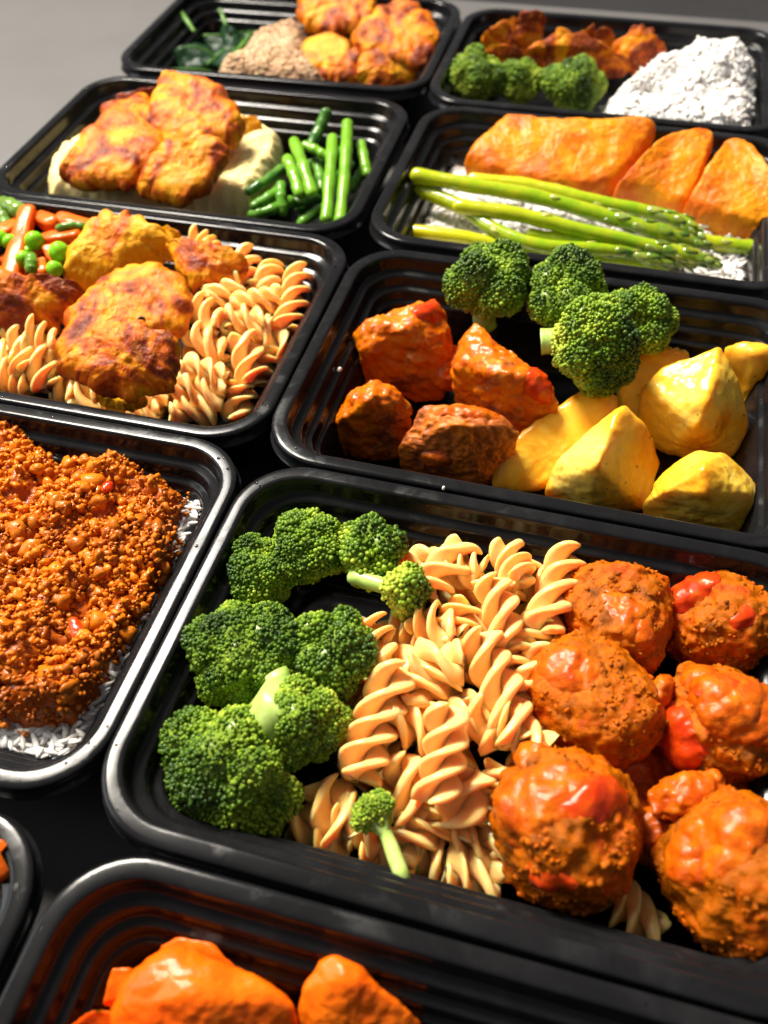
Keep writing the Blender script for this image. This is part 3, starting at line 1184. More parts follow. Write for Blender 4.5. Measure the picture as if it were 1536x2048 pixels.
MB = ((7.0, 24, 'f'), (2.6, 11.0, 'w'), (1.4, 4.5, 'w'), (.9, 2.2, 'f'))
MG = 'meatballs in tomato sauce'
m1 = blob('meatball', 'tall orange meatball at the back, next to the fusilli', 'meatball', M['meat'], (1202, 1128, 36), (1252, 1345, 26), 18.5, MB, 6, 3, MG, 'R1')
m2 = blob('meatball', 'meatball with a bright red tomato skin on its top, by the back wall', 'meatball', M['meat'], (1328, 1262, 24), (1550, 1245, 24), 21, MB, 6, 4, MG, 'R1')
m3 = blob('meatball', 'long smooth meatball in the middle, touching the fusilli', 'meatball', M['meat'], (1098, 1296, 32), (1292, 1515, 30), 20, ((4.0, 24, 'f'), (1.8, 9.0, 'w'), (1.0, 3.6, 'w'), (.7, 2.0, 'f')), 6, 5, MG, 'R1')
m4 = blob('meatball', 'saucy meatball with a red tomato lump on its left side', 'meatball', M['meat'], (1318, 1455, 28), (1565, 1450, 26), 22.5, MB, 6, 6, MG, 'R1')
m5 = blob('meatball', 'big meatball nearest the front fusilli, tomato running down it', 'meatball', M['meat'], (985, 1668, 28), (1275, 1652, 27), 25.5, MB, 6, 7, MG, 'R1')
m6 = blob('meatball', 'meatball at the lower right edge of the picture', 'meatball', M['meat'], (1345, 1775, 26), (1600, 1745, 26), 24.5, MB, 6, 8, MG, 'R1')
for q, m_ in enumerate((m1, m2, m3, m4, m5, m6)):
    grain(m_, 380, 60 + q)
TN = ((.9, 8, 'f'), (.4, 3, 'f'))
TT = ((1.3, 7, 'f'), (.4, 3, 'f'))
patch(m2, 'bright red folded tomato skin lying on a meatball', 'tomato', M['tomato'], 1375, 1188, 10, 6.5, 20, 3.6, 1, noise=TT)
patch(m2, 'small red tomato bit on the right of the skin-topped meatball', 'tomato', M['tomato'], 1492, 1230, 5, 4, 0, 1.8, 2, noise=TT)
patch(m4, 'round glossy red tomato lump between two meatballs', 'tomato', M['tomato'], 1358, 1470, 10.5, 8.5, -30, 6.0, 3, noise=TT)
patch(m4, 'red tomato curl on top of the upper right saucy meatball', 'tomato', M['tomato'], 1438, 1368, 8, 4.5, -20, 3.2, 4, noise=TT)
patch(m5, 'soft red tomato strip across the top of the biggest meatball', 'tomato', M['tomato'], 1180, 1590, 13, 5.5, 35, 3.4, 5, noise=TT)
patch(m5, 'red tomato drip low on the front of the biggest meatball', 'tomato', M['tomato'], 1098, 1765, 6.5, 4.6, 70, 3.0, 6, noise=TT)
SP = ((1.0, 6, 'f'), (.6, 2.6, 'w'))
patch(m5, 'thick orange sauce over the upper left of the biggest meatball', 'sauce', M['sauce'], 1075, 1585, 17, 11, 15, 2.2, 13, 'sauce_patch', SP, soft=2)
patch(m6, 'bumpy sauce over the top of the lower right meatball', 'sauce', M['sauce'], 1420, 1690, 17, 10, 20, 2.2, 14, 'sauce_patch', SP, soft=2)
patch(m4, 'glossy sauce over the upper right saucy meatball', 'sauce', M['sauce'], 1470, 1420, 15, 11, -20, 2.2, 15, 'sauce_patch', SP, soft=2)
patch(m1, 'sauce smear down the front of the tall meatball', 'sauce', M['sauce'], 1265, 1240, 12, 6, -60, 1.8, 16, 'sauce_patch', SP, soft=2)
patch(m3, 'sauce film over the upper end of the long meatball', 'sauce', M['sauce'], 1135, 1330, 11, 8, -40, 1.4, 17, 'sauce_patch', SP, soft=2)
SN = ((3.0, 11, 'f'), (1.6, 5, 'w'), (.7, 2.2, 'f'))
blob('sauce_lump', 'orange onion strip coated in sauce between the meatballs', 'sauce', M['sauce'], (1300, 1625, 30), (1440, 1560, 32), 8, SN, 5, 7, rz=6)
blob('sauce_lump', 'chunky sauce spoonful between the two middle meatballs', 'sauce', M['sauce'], (1290, 1385, 32), (1345, 1410, 34), 8, SN, 5, 8)
blob('sauce_lump', 'flat vegetable slice in sauce, right of the biggest meatball', 'sauce', M['sauce'], (1280, 1690, 18), (1400, 1640, 22), 10, SN, 5, 9, rz=6)
blob('sauce_lump', 'sauce clump behind the biggest meatball, touching the fusilli', 'sauce', M['sauce'], (1030, 1535, 36), (1110, 1520, 38), 7, SN, 5, 10)
patch(m4, 'pepper square on the upper right saucy meatball', 'sauce', M['sauce'], 1395, 1345, 6.5, 5.5, 45, 2.4, 18, 'sauce_patch', ((.5, 6, 'f'),))
patch(m5, 'pale onion strip on the right of the biggest meatball', 'sauce', M['sauce'], 1245, 1612, 7, 2.6, -30, 2.2, 19, 'sauce_patch', ((.4, 6, 'f'),))
pool = [(1130, 1420, 17), (1480, 1340, 17), (1560, 1500, 17), (1540, 1650, 16), (1330, 1760, 14), (1200, 1600, 17)]
lump('sauce_pool', 'dark orange sauce pooled under the meatballs', 'sauce', M['sauce'], pool, 2.5, p=8, noise=((6, 16, 'f'), (2.0, 6, 'w'), (.8, 2.5, 'f')), res=6, seed=5, box='R1')

# ================================================================== beef, broccoli and potatoes
BN = ((3.6, 16, 'f'), (1.8, 7, 'w'), (1.2, 3.2, 'f'))
BG = 'beef chunks in sauce'
k1 = lump('beef_chunk', 'sauced beef chunk at the back left with a red top corner', 'beef', M['beef'],
     [(705, 655, 40), (760, 625, 44), (870, 598, 50), (905, 640, 44), (905, 720, 30), (880, 790, 12), (800, 760, 20), (720, 720, 30)], 3, [(800, 660, 50)], 9, BN, 6, 21, BG, box='R2')
k2 = lump('beef_chunk', 'long sauced beef chunk leaning against the front broccoli', 'beef', M['beef'],
     [(905, 690, 42), (950, 632, 50), (1010, 690, 50), (1095, 750, 46), (1125, 810, 34), (1060, 860, 16), (960, 800, 26), (905, 740, 36)], 6, [(1000, 745, 50)], 9, BN, 6, 22, BG, box='R2')
lump('beef_chunk', 'small orange sauced beef chunk in the front left corner', 'beef', M['beef'],
     [(690, 790, 36), (745, 752, 42), (800, 775, 40), (830, 820, 30), (800, 905, 8), (700, 912, 6), (648, 885, 14), (660, 830, 26)], 2.5, [(735, 800, 44)], 9, BN, 6, 23, BG, box='R2')
k4 = lump('beef_chunk', 'bare dark brown beef chunk in front with little sauce', 'beef', M['beef2'],
     [(840, 815, 36), (920, 805, 38), (1000, 830, 36), (1040, 860, 32), (960, 960, 10), (860, 940, 10), (795, 925, 12), (800, 890, 22)], 2.5, [(920, 850, 40)], 14, ((1.6, 14, 'f'), (1.0, 5, 'r'), (.4, 2, 'f')), 6, 24, BG, box='R2')
patch(k4, 'orange sauce lump on the front edge of the bare beef chunk', 'sauce', M['sauce'], 868, 918, 6, 4.5, 10, 2.4, 31, 'sauce_patch', SP, soft=2)
patch(k4, 'sauce smear along the back edge of the bare beef chunk', 'sauce', M['sauce'], 935, 825, 14, 4, -8, 1.8, 37, 'sauce_patch', SP, soft=2)
blob('sauce_lump', 'sauced beef scrap between the two back beef chunks', 'sauce', M['sauce'], (885, 690, 30), (900, 780, 16), 9, SN, 5, 32)
patch(k1, 'red pepper tip on the back left beef chunk', 'tomato', M['tomato'], 868, 622, 9, 5, 10, 3.0, 33, noise=TT)
patch(k2, 'red tomato strip on the right end of the long beef chunk', 'tomato', M['tomato'], 1082, 785, 11, 5.5, -55, 2.4, 34, noise=TT)
blob('sauce_speck', 'orange drop of sauce stuck to the left wall beside the beef', 'sauce', M['sauce'], (676, 633, 38), (684, 640, 36), 3.2, ((.5, 3, 'f'),), 3, 35, rz=2.0)
blob('sauce_speck', 'pale crumb stuck to the left wall ledge beside the beef', 'crumb', M['crumb'], (676, 738, 34), (682, 742, 34), 1.6, ((.5, 2, 'f'),), 3, 36)

G = 'broccoli florets beside the potatoes'
floret('broccoli floret standing against the back wall above the beef', at(975, 578, 49), 22, (-.05, .15, 1), 41, .85, 10, 7, .24, box='R2', group=G, tone=.0)
floret('broccoli floret at the back, between two florets of the beef container', at(1128, 598, 49), 21.5, (.05, .1, 1), 42, .85, 10, 4, box='R2', group=G, tone=.05)
floret('dark broccoli floret at the right of the beef container, above the potatoes', at(1272, 648, 45), 20, (.5, .1, .8), 43, .85, 9, 8, box='R2', group=G, tone=-.03)
floret('broccoli floret lying on its side in front, cut pale stalk facing the beef', at(1168, 690, 50), 23, (.7, -.4, .4), 44, .82, 13, 5, .24, group=G, tone=.03, sdir=(-1, -.05, -.05), spread=1.35)

PN = ((1.6, 20, 'f'), (.7, 6, 'f'), (.25, 2.2, 'f'))
PG = 'roast potato wedges'
lump('potato_wedge', 'angular potato wedge with a sharp top ridge, at the right', 'potato', M['potato'],
     [(1283, 780, 34), (1330, 735, 42), (1441, 692, 54), (1475, 760, 42), (1500, 845, 24), (1478, 905, 8), (1383, 895, 10), (1340, 870, 16)], 2.5, [(1335, 810, 36), (1415, 800, 45), (1395, 860, 32)], 20, PN, 6, 51, PG, box='R2')
lump('potato_wedge', 'potato wedge cut off by the right edge of the picture, upper', 'potato', M['potato'],
     [(1448, 700, 36), (1490, 684, 42), (1560, 700, 40), (1580, 790, 20), (1540, 835, 8), (1490, 830, 8)], 2.5, [(1510, 710, 42)], 15, PN, 5, 52, PG, box='R2')
lump('potato_wedge', 'tall potato wedge in front with a rounded pointed top', 'potato', M['potato'],
     [(1250, 812, 48), (1290, 860, 38), (1316, 920, 22), (1290, 1020, 6), (1180, 1022, 5), (1088, 990, 6), (1110, 930, 22), (1180, 860, 38)], 2.5, [(1235, 830, 49), (1195, 930, 39), (1185, 985, 22)], 20, PN, 6, 53, PG, box='R2')
lump('potato_wedge', 'browned round potato wedge in the front right', 'potato', M['potato'],
     [(1390, 902, 42), (1450, 905, 42), (1500, 950, 32), (1535, 1050, 10), (1500, 1085, 5), (1300, 1040, 5), (1285, 1010, 14), (1320, 950, 30)], 2.5, [(1410, 935, 46), (1330, 985, 31), (1410, 990, 37), (1495, 990, 31)], 20, PN, 6, 54, PG, box='R2')
lump('potato_wedge', 'flat potato wedge lying half under the beef and broccoli', 'potato', M['potato'],
     [(1000, 905, 18), (1060, 850, 26), (1180, 770, 34), (1235, 790, 34), (1225, 870, 24), (1130, 930, 14), (1060, 985, 6), (985, 975, 6)], 2.5, (), 15, PN, 5, 55, PG, box='R2')
lump('potato_wedge', 'shaded potato wedge behind the sharp ridged one, under broccoli', 'potato', M['potato'],
     [(1240, 740, 26), (1300, 690, 34), (1375, 700, 36), (1390, 790, 18), (1350, 880, 4), (1260, 870, 4)], 2.5, (), 15, PN, 5, 56, PG, box='R2')

# ================================================================== salmon, asparagus and rice
KN = ((1.6, 16, 'f'), (.9, 6, 'f'), (.5, 2.5, 'f'))
SG = 'salmon fillets on rice'
slab('salmon_fillet', 'large flat salmon fillet on the left, above the asparagus', 'salmon', M['salmon'],
     [(1003, 252, 44), (1100, 258, 45), (1200, 260, 46), (1302, 257, 48), (1295, 300, 40), (1215, 392, 24), (1100, 388, 26), (1000, 372, 27), (938, 340, 32), (936, 315, 36)], 19, .5, 61, SG, box='R3', sharp=18, noise=((1.2, 22, 'f'), (.6, 6, 'f'), (.4, 2.5, 'f')), edge=1.2)
slab('salmon_fillet', 'middle salmon fillet, narrow and folded against its neighbour', 'salmon', M['salmon'],
     [(1226, 392, 27), (1290, 320, 42), (1340, 288, 46), (1415, 285, 46), (1412, 330, 40), (1368, 425, 24), (1300, 410, 24)], 19, 1, 62, SG, box='R3', sharp=18, noise=((1.2, 22, 'f'), (.6, 6, 'f'), (.4, 2.5, 'f')), edge=1.2)
slab('salmon_fillet', 'salmon fillet at the right edge with flaky pink underside', 'salmon', M['salmon'],
     [(1366, 425, 28), (1410, 350, 42), (1450, 300, 46), (1495, 312, 46), (1540, 370, 42), (1575, 450, 30), (1550, 485, 22), (1470, 468, 24), (1400, 445, 26)], 19, 1, 63, SG, box='R3', sharp=18, noise=((1.2, 22, 'f'), (.6, 6, 'f'), (.4, 2.5, 'f')), edge=1.2)


def rice_mesh(P, N, rng, L=3.2, r=.85, var=.3):
    zz = np.array([-1, -.86, -.45, 0, .45, .86, 1.0])
    rr = np.array([.05, .55, .95, 1, .95, .55, .05])
    s = 6
    TV = np.array([(a * math.cos(2 * math.pi * k / s), a * math.sin(2 * math.pi * k / s), z) for z, a in zip(zz, rr) for k in range(s)])
    TF = []
    for i in range(len(zz) - 1):
        for k in range(s):
            a, b = i * s + k, i * s + (k + 1) % s
            TF += [(a, b, b + s), (a, b + s, a + s)]
    n = len(P)
    D = rng.normal(size=(n, 3)) * .55 + np.stack([vnoise(P / (9 * MM) + 5, 1), vnoise(P / (9 * MM) + 9, 2), vnoise(P / (9 * MM) + 13, 3)], 1) * 1.6
    D -= N * (D * N).sum(1)[:, None] * .72
    D /= np.linalg.norm(D, axis=1)[:, None]
    S = np.stack([rng.uniform(.85, 1.15, n) * r, rng.uniform(.85, 1.15, n) * r, rng.uniform(1 - var, 1 + var, n) * L], 1) * MM
    return scatter(TV, np.array(TF), P, basis(D), S)


def mound_fn(box, poly, zbase, ztop, seed, rough=3.0, size=14, soft=14):
    """height (mm) over a container-local polygon: falls off towards the outline"""
    poly = np.array(poly, float)

    def h(X, Y):
        # signed distance to the polygon (positive inside)
        n = len(poly)
        d = np.full(X.shape, 1e9)
        ins = np.zeros(X.shape, bool)
        for i in range(n):
            a, b = poly[i], poly[(i + 1) % n]
            e = b - a
            t = np.clip(((X - a[0]) * e[0] + (Y - a[1]) * e[1]) / (e @ e), 0, 1)
            d = np.minimum(d, np.hypot(X - a[0] - t * e[0], Y - a[1] - t * e[1]))
            c = ((a[1] > Y) != (b[1] > Y))
            xi = a[0] + (Y - a[1]) / (b[1] - a[1] + 1e-12) * e[0]
            ins ^= c & (X < xi)
        sd = np.where(ins, d, -d)
        k = np.clip(sd / soft, 0, 1)
        zt = ztop(X, Y) if callable(ztop) else ztop
        z = zbase + (zt - zbase) * np.sqrt(1 - (1 - k) ** 2)
        Q = np.stack([X / size, Y / size, np.zeros_like(X) + seed], -1).reshape(-1, 3)
        z = z + rough * fbm(Q, seed, 3).reshape(X.shape) * k
        return z, sd
    return h


def mound(box, h, name, mat, step=1.6, noise=None, seed=1, parent=None, col=None, lim=(-103, 103, -70, 70), **kw):
    xs = np.arange(lim[0], lim[1], step)
    ys = np.arange(lim[2], lim[3], step)
    X, Y = np.meshgrid(xs, ys)
    Z, sd = h(X, Y)
    ok = sd > -step * 1.2
    idx = -np.ones(X.shape, int)
    idx[ok] = np.arange(ok.sum())
    V = np.array([loc(box, x, y, z) for x, y, z in zip(X[ok], Y[ok], Z[ok])])
    q = np.stack([idx[:-1, :-1], idx[:-1, 1:], idx[1:, 1:], idx[1:, :-1]], -1).reshape(-1, 4)
    q = q[(q >= 0).all(1)]
    F = np.vstack([q[:, [0, 1, 2]], q[:, [0, 2, 3]]])
    if noise:
        V = displace(V, F, noise, seed)
    V = keep_in(box, V)
    C = None if col is None else np.tile([col], (len(V), 1))
    return obj(name, mesh_np(name, V, F, True, C), mat, parent, **kw)


def mound_points(box, h, n, rng, lim=(-103, 103, -70, 70), lift=.4, edge=-.5):
    X = rng.uniform(lim[0], lim[1], n * 3)
    Y = rng.uniform(lim[2], lim[3], n * 3)
    Z, sd = h(X, Y)
    ok = sd > edge
    X, Y, Z = X[ok][:n], Y[ok][:n], Z[ok][:n]
    e = .8
    zx = (h(X + e, Y)[0] - h(X - e, Y)[0]) / (2 * e)
    zy = (h(X, Y + e)[0] - h(X, Y - e)[0]) / (2 * e)
    N = np.stack([-zx, -zy, np.ones_like(zx)], 1)
    N /= np.linalg.norm(N, axis=1)[:, None]
    a = math.radians(BOX[box][2])
    P = np.array([loc(box, x, y, z) for x, y, z in zip(X, Y, Z)]) + N * (rng.uniform(-.3, 1, len(X)) * lift * MM)[:, None]
    N = np.stack([math.cos(a) * N[:, 0] - math.sin(a) * N[:, 1], math.sin(a) * N[:, 0] + math.cos(a) * N[:, 1], N[:, 2]], 1)
    return P, N


def lpoly(box, pts):
    return [tolocal(box, at(*q)[None])[0] for q in pts]


def rice_heap(box, poly, zbase, ztop, n, seed, label, rough=3, size=14, soft=14, lift=1.2, L=3.2, r=.85):
    rng = np.random.default_rng(seed)
    h = mound_fn(box, poly, zbase, ztop, seed, rough, size, soft)
    t = thing('rice', loc(box, *np.mean(poly, 0), 2), label, 'rice')
    o = np.array(t.location)
    P, N = mound_points(box, h, n, rng, lift=lift)
    V, F, _ = rice_mesh(P, N, rng, L, r)
    V = keep_in(box, V, .2)
    obj('grains', mesh_np('grains', V - o, F), M['rice'], t, kind='stuff')
    mb = mound(box, h, 'rice_bed', M['rice'], noise=((.6, 3.5, 'w'),), seed=seed)
    mb.data.transform(Matrix.Translation(-Vector(o) - Vector((0, 0, .0010))))
    mb.parent = t
    return t


inner = [(-95, 62), (95, 62), (95, -62), (-95, -62)]
rice_heap('R3', inner, 10, 20, 3400, 71, 'white rice bed under the salmon and asparagus', 3.5, 16, 10, 1.6, 3.8, 1.15)
GA, YA, DA = (.19, .33, .005), (.58, .50, .006), (.045, .12, .012)


def asparagus(pts, r, label, yellow=.5, tip=True, seed=1):
    P = smooth_path([at(*q) for q in pts], 40)
    u = np.linspace(0, 1, 40)
    R = r * MM * (1 - .12 * u)
    if tip:
        R = R * np.where(u > .80, np.sqrt(np.clip(1 - ((u - .80) / .205) ** 1.7, .02, 1)), 1) * (1 + .18 * np.exp(-((u - .83) / .06) ** 2))
    rng = np.random.default_rng(seed)
    R = R * (1 + .03 * np.sin(u * 30 + seed))
    V, F, U = tube(P, R, 16)
    k = np.clip(1 - U * 1.7, 0, 1)[:, None] * yellow
    C = np.array(GA) * (1 - k) + np.array(YA) * k
    if tip:
        t = np.clip((U - .66) / .25, 0, 1)[:, None]
        C = C * (1 - t) + np.array(DA) * t
    o = np.array([P[:, 0].mean(), P[:, 1].mean(), V[:, 2].min()])
    V = displace(V, F, ((.5, 9, 'f'),), seed)
    t = thing('asparagus_spear', o, label, 'asparagus', 'asparagus spears in the salmon container')
    obj('stem', mesh_np('stem', V - o, F, True, C), M['asparagus'], t)
    # scale leaves: dense on the tip, a few along the stem
    T = np.gradient(P, axis=0)
    T /= np.linalg.norm(T, axis=1)[:, None]
    us = list(np.linspace(.70, .985, 22)) if tip else []
    us += [.2, .38, .55, .66]
    lv, lf = ico(2)
    for i, w in enumerate(us):
        j = min(int(w * 39), 38)
        Bs = basis(T[j])[0]
        a = i * 2.4 + seed
        n = Bs[:, 0] * math.cos(a) + Bs[:, 1] * math.sin(a)
        L = (5.2 - 2.2 * max(0, w - .7) * 3 if w > .68 else 3.6) * MM
        wd = (2.5 - 2.6 * max(0, w - .75) if w > .68 else 1.5) * MM * (r / 4.2)
        A = np.stack([np.cross(n, T[j]), n, T[j] + n * .10], 1)
        X = lv.copy()
        X[:, 0] *= wd * (1 - .6 * np.clip(X[:, 2], 0, 1))
        X[:, 1] *= 1.0 * MM
        X[:, 2] *= L
        Vl = X @ A.T + P[j] + n * R[j] * .92
        dark = np.array(DA) * (1.3 if i % 2 else .85) if w > .68 else np.array([.30, .34, .06])
        if not dark[0] > .2 and i % 3 == 0:
            dark = np.array([.16, .24, .05])
        obj('scale_leaf', mesh_np('scale_leaf', Vl - o, lf, True, np.tile([dark], (len(lv), 1))), M['asparagus'], t)
    return t


asparagus([(833, 352, 42), (950, 372, 42), (1083, 396, 41), (1265, 448, 36), (1428, 497, 30)], 4.6, 'topmost green asparagus spear running to a dark leafy tip', .35, True, 1)
asparagus([(945, 360, 34), (1060, 372, 36), (1174, 399, 36), (1341, 436, 34), (1410, 478, 30)], 4.2, 'yellowish asparagus spear lying closest to the salmon', .8, True, 2)
asparagus([(917, 413, 38), (1040, 430, 39), (1164, 461, 37), (1341, 502, 33), (1444, 531, 30)], 4.3, 'asparagus spear with an orange cut end and a pale pointed tip', .6, True, 3)
asparagus([(838, 380, 34), (917, 412, 33), (982, 455, 32), (1073, 490, 31), (1200, 500, 31), (1331, 512, 29), (1390, 535, 27)], 4.2, 'bent asparagus spear curving down below the others', .3, True, 4)
asparagus([(802, 461, 24), (920, 475, 26), (1043, 498, 25), (1200, 515, 26), (1328, 534, 25)], 4.3, 'yellow asparagus stalk along the front wall, cut at both ends', 1.3, False, 5)
asparagus([(1400, 482, 24), (1470, 492, 24), (1560, 500, 24)], 4.4, 'olive asparagus stalk end under the right salmon fillet', .6, False, 6)
asparagus([(1060, 470, 30), (1150, 482, 31), (1250, 505, 30), (1350, 530, 28)], 3.6, 'short asparagus spear showing between the two lower ones', .2, True, 7)

# ================================================================== rice, broccoli and dark chicken (far right)
G = 'broccoli florets beside the white rice'
floret('broccoli floret in the front left corner of the far right container', at(950, 160, 38), 21, (-.2, -.2, 1), 81, 1.0, 11, 5, box='R4', group=G, cap=CAP5, tone=.14)
floret('middle broccoli floret of the row in front of the dark chicken', at(1040, 172, 36), 17, (0, -.2, 1), 82, 1.0, 9, 5, box='R4', group=G, cap=CAP5, tone=.08)
floret('broccoli floret touching the white rice', at(1145, 178, 37), 22, (.1, -.2, 1), 83, 1.0, 11, 5, box='R4', group=G, cap=CAP5, tone=.06)


def r4top(X, Y):
    return 43 + 11 * np.exp(-((X - 62) / 40) ** 2 - ((Y - 0) / 46) ** 2) - 6 * np.clip((30 - X) / 40, 0, 1)


rice_heap('R4', [(-4, -64), (100, -66), (101, 62), (44, 58), (22, 20), (-4, -24)], 6, r4top, 4300, 84, 'big mound of white rice in the far right container', 11, 20, 26, 1.6, 4.0, 1.35)
CN = ((3.0, 22, 'f'), (1.5, 11, 'r'), (1.2, 5, 'f'), (.6, 2.4, 'w'))
CG = 'dark fried chicken behind the broccoli'
slab('chicken_piece', 'pointed yellow brown chicken piece in the far back corner', 'chicken', M['chicken_dark'],
     [(962, 78, 44), (1030, 42, 54), (1083, 30, 58), (1090, 72, 44), (1045, 98, 38), (975, 95, 38)], 15, 2, 85, CG, box='R4')
slab('chicken_piece', 'small ragged chicken scrap behind the first broccoli floret', 'chicken', M['chicken_dark'],
     [(968, 104, 40), (1010, 98, 44), (1045, 108, 42), (1042, 128, 34), (1010, 128, 34)], 12, 2, 86, CG)
slab('chicken_piece', 'long glossy dark chicken strip in the middle of its container', 'chicken', M['chicken_dark'],
     [(1043, 110, 42), (1100, 76, 52), (1170, 78, 54), (1225, 110, 48), (1262, 135, 40), (1210, 150, 34), (1130, 128, 38), (1060, 122, 38)], 15, 3, 87, CG)
slab('chicken_piece', 'upright chicken piece behind the long dark strip', 'chicken', M['chicken_dark'],
     [(1140, 80, 48), (1190, 62, 55), (1220, 64, 54), (1226, 100, 42), (1160, 105, 40)], 12, 2, 88, CG)
slab('chicken_piece', 'chicken piece leaning on the white rice mound', 'chicken', M['chicken_dark'],
     [(1222, 100, 46), (1262, 68, 56), (1300, 76, 55), (1335, 102, 48), (1290, 140, 38), (1240, 140, 38)], 14, 3, 89, CG)
# ================================================================== minced meat over rice (near left)
rice_heap('L1', [(-97, 64), (97, 64), (97, -64), (-97, -64)], 8, 28, 4200, 91, 'white rice showing round the minced meat', 2.5, 16, 6, 1.4, 3.6, 1.1)
mince_poly = lpoly('L1', [(0, 868, 36), (70, 866, 38), (112, 945, 33), (235, 893, 38), (300, 962, 34), (380, 1000, 31), (345, 1062, 31), (352, 1130, 30), (300, 1212, 29), (272, 1262, 28),
                          (222, 1345, 27), (208, 1400, 26), (160, 1452, 25), (70, 1474, 24), (0, 1460, 23)]) + [(-60, -58), (-96, -50), (-96, 60), (-40, 62)]
hm = mound_fn('L1', mince_poly, 24, 40, 92, 9.0, 15, 8)
t = thing('minced_meat', loc('L1', 0, 0, 20), 'heap of orange brown minced meat in sauce on rice', 'minced meat')
o = np.array(t.location)
mb = mound('L1', hm, 'meat_bed', M['mince'], 1.3, ((2.0, 4.0, 'w'), (1.2, 2.0, 'f')), 5, col=(.36, .07, .004))
mb.data.transform(Matrix.Translation(-Vector(o)))
mb.parent = t
rng = np.random.default_rng(93)
parts = []
for v in range(9):
    TV, TF = ico(2 if v < 3 else 1)
    TV = displace(TV * MM * 2, TF, ((1.8, 2.0, 'f'), (1.0, 1.0, 'f')), 400 + v) / (2 * MM)
    P, N = mound_points('L1', hm, 1300 if v < 3 else 2300, rng, lift=1.6, edge=.4)
    hi = fbm(P / (8 * MM), 94, 3)
    P = P + N * ((hi * 5.0 + .6) * MM)[:, None]
    S = rng.gamma(4, .30 if v < 3 else .19, (len(P), 1)) * rng.uniform(.5, 1.4, (len(P), 3)) * MM
    c = rng.uniform(0, 1, (len(P), 1)) * .5 + (fbm(P / (14 * MM), 95, 3)[:, None] * .7 + .4)
    c = np.clip(c, 0, 1)
    Cc = np.array([[.25, .050, .003]]) * (1 - c) + np.array([[.64, .172, .005]]) * c
    parts.append(scatter(TV, TF, P, rnd_rot(rng, len(P)), S, Cc))
V, F, C = join(parts)
obj('granules', mesh_np('granules', keep_in('L1', V) - o, F, True, C), M['mince'], t, kind='stuff')
for A, B, r, l, m in [((145, 1235, 41), (165, 1290, 39), 2.6, 'thin curved red pepper strip on the minced meat', 'tomato'),
                      ((205, 970, 44), (225, 975, 44), 3.0, 'red tomato bit near the top of the minced meat', 'tomato'),
                      ((85, 1465, 24), (110, 1430, 27), 3.0, 'red pepper flake at the front edge of the minced meat', 'tomato'),
                      ((0, 1262, 42), (12, 1282, 42), 3.6, 'yellow pepper bit at the left edge on the minced meat', 'carrot'),
                      ((45, 932, 43), (65, 925, 43), 3.2, 'orange carrot shred near the back of the minced meat', 'carrot')]:
    blob('vegetable_bit', l, 'vegetable', M[m], A, B, r, ((.5, 4, 'f'),), 4, 96, rz=1.6)
# ================================================================== fusilli, chicken, peas and carrots (middle left)
FL2 = 'half-buried fusilli twist within the heap under the fried chicken'
FG2 = 'fusilli in the chicken and pea container'
for A, B in [
        ((420, 640, 16), (500, 700, 16)), ((380, 700, 18), (430, 790, 14)), ((520, 600, 18), (560, 690, 16)), ((300, 800, 16), (380, 790, 16)),
        ((430, 560, 18), (520, 590, 18)), ((60, 720, 16), (140, 760, 16)), ((440, 760, 14), (520, 740, 14)), ((20, 690, 18), (70, 760, 14)), ((200, 800, 16), (290, 820, 14)),
        ((330, 560, 20), (400, 620, 20)), ((150, 640, 20), (260, 700, 20)), ((250, 560, 20), (300, 640, 20)),
        ((150, 790, 22), (225, 812, 20)), ((230, 812, 20), (320, 826, 18)), ((120, 780, 16), (180, 800, 14)), ((260, 780, 24), (340, 790, 22)), ((-20, 760, 20), (30, 770, 18)), ((140, 770, 12), (215, 795, 10)), ((330, 770, 12), (420, 800, 10)), ((160, 740, 26), (220, 790, 24))]:
    fusilli(A, B, FL2, FG2)
FN = ['long fusilli twist along the right wall of the chicken and pea container',
      'short fusilli twist near the back wall, second from the right wall',
      'upright fusilli twist right behind the rough orange chicken',
      'fusilli twist lying crosswise in the back half of the right heap',
      'fusilli twist lying crosswise just below another crosswise one, right heap',
      'curled fusilli twist beside the right edge of the middle chicken',
      'fusilli twist touching the lower right of the middle chicken',
      'upright fusilli twist in the middle of the right heap',
      'fusilli twist beside the charred chicken, pointing right', "fusilli twist below the charred chicken's right corner",
      'fusilli twist standing in the front right corner of its container',
      'fat fusilli twist lying along the front wall by the charred chicken',
      'fusilli end by the right wall, halfway along it',
      'lone fusilli tip behind the rough orange chicken',
      'short fusilli twist under the rough orange chicken',
      'fusilli end in the gap near the front right corner',
      'fusilli twist below the dark red chicken, second from the left edge',
      'long fusilli twist left of the charred chicken',
      'curled fusilli twist at the front wall by the left edge', "fusilli twist lying right under the dark red chicken's edge", "fusilli end at the front wall below the charred chicken's tip"]
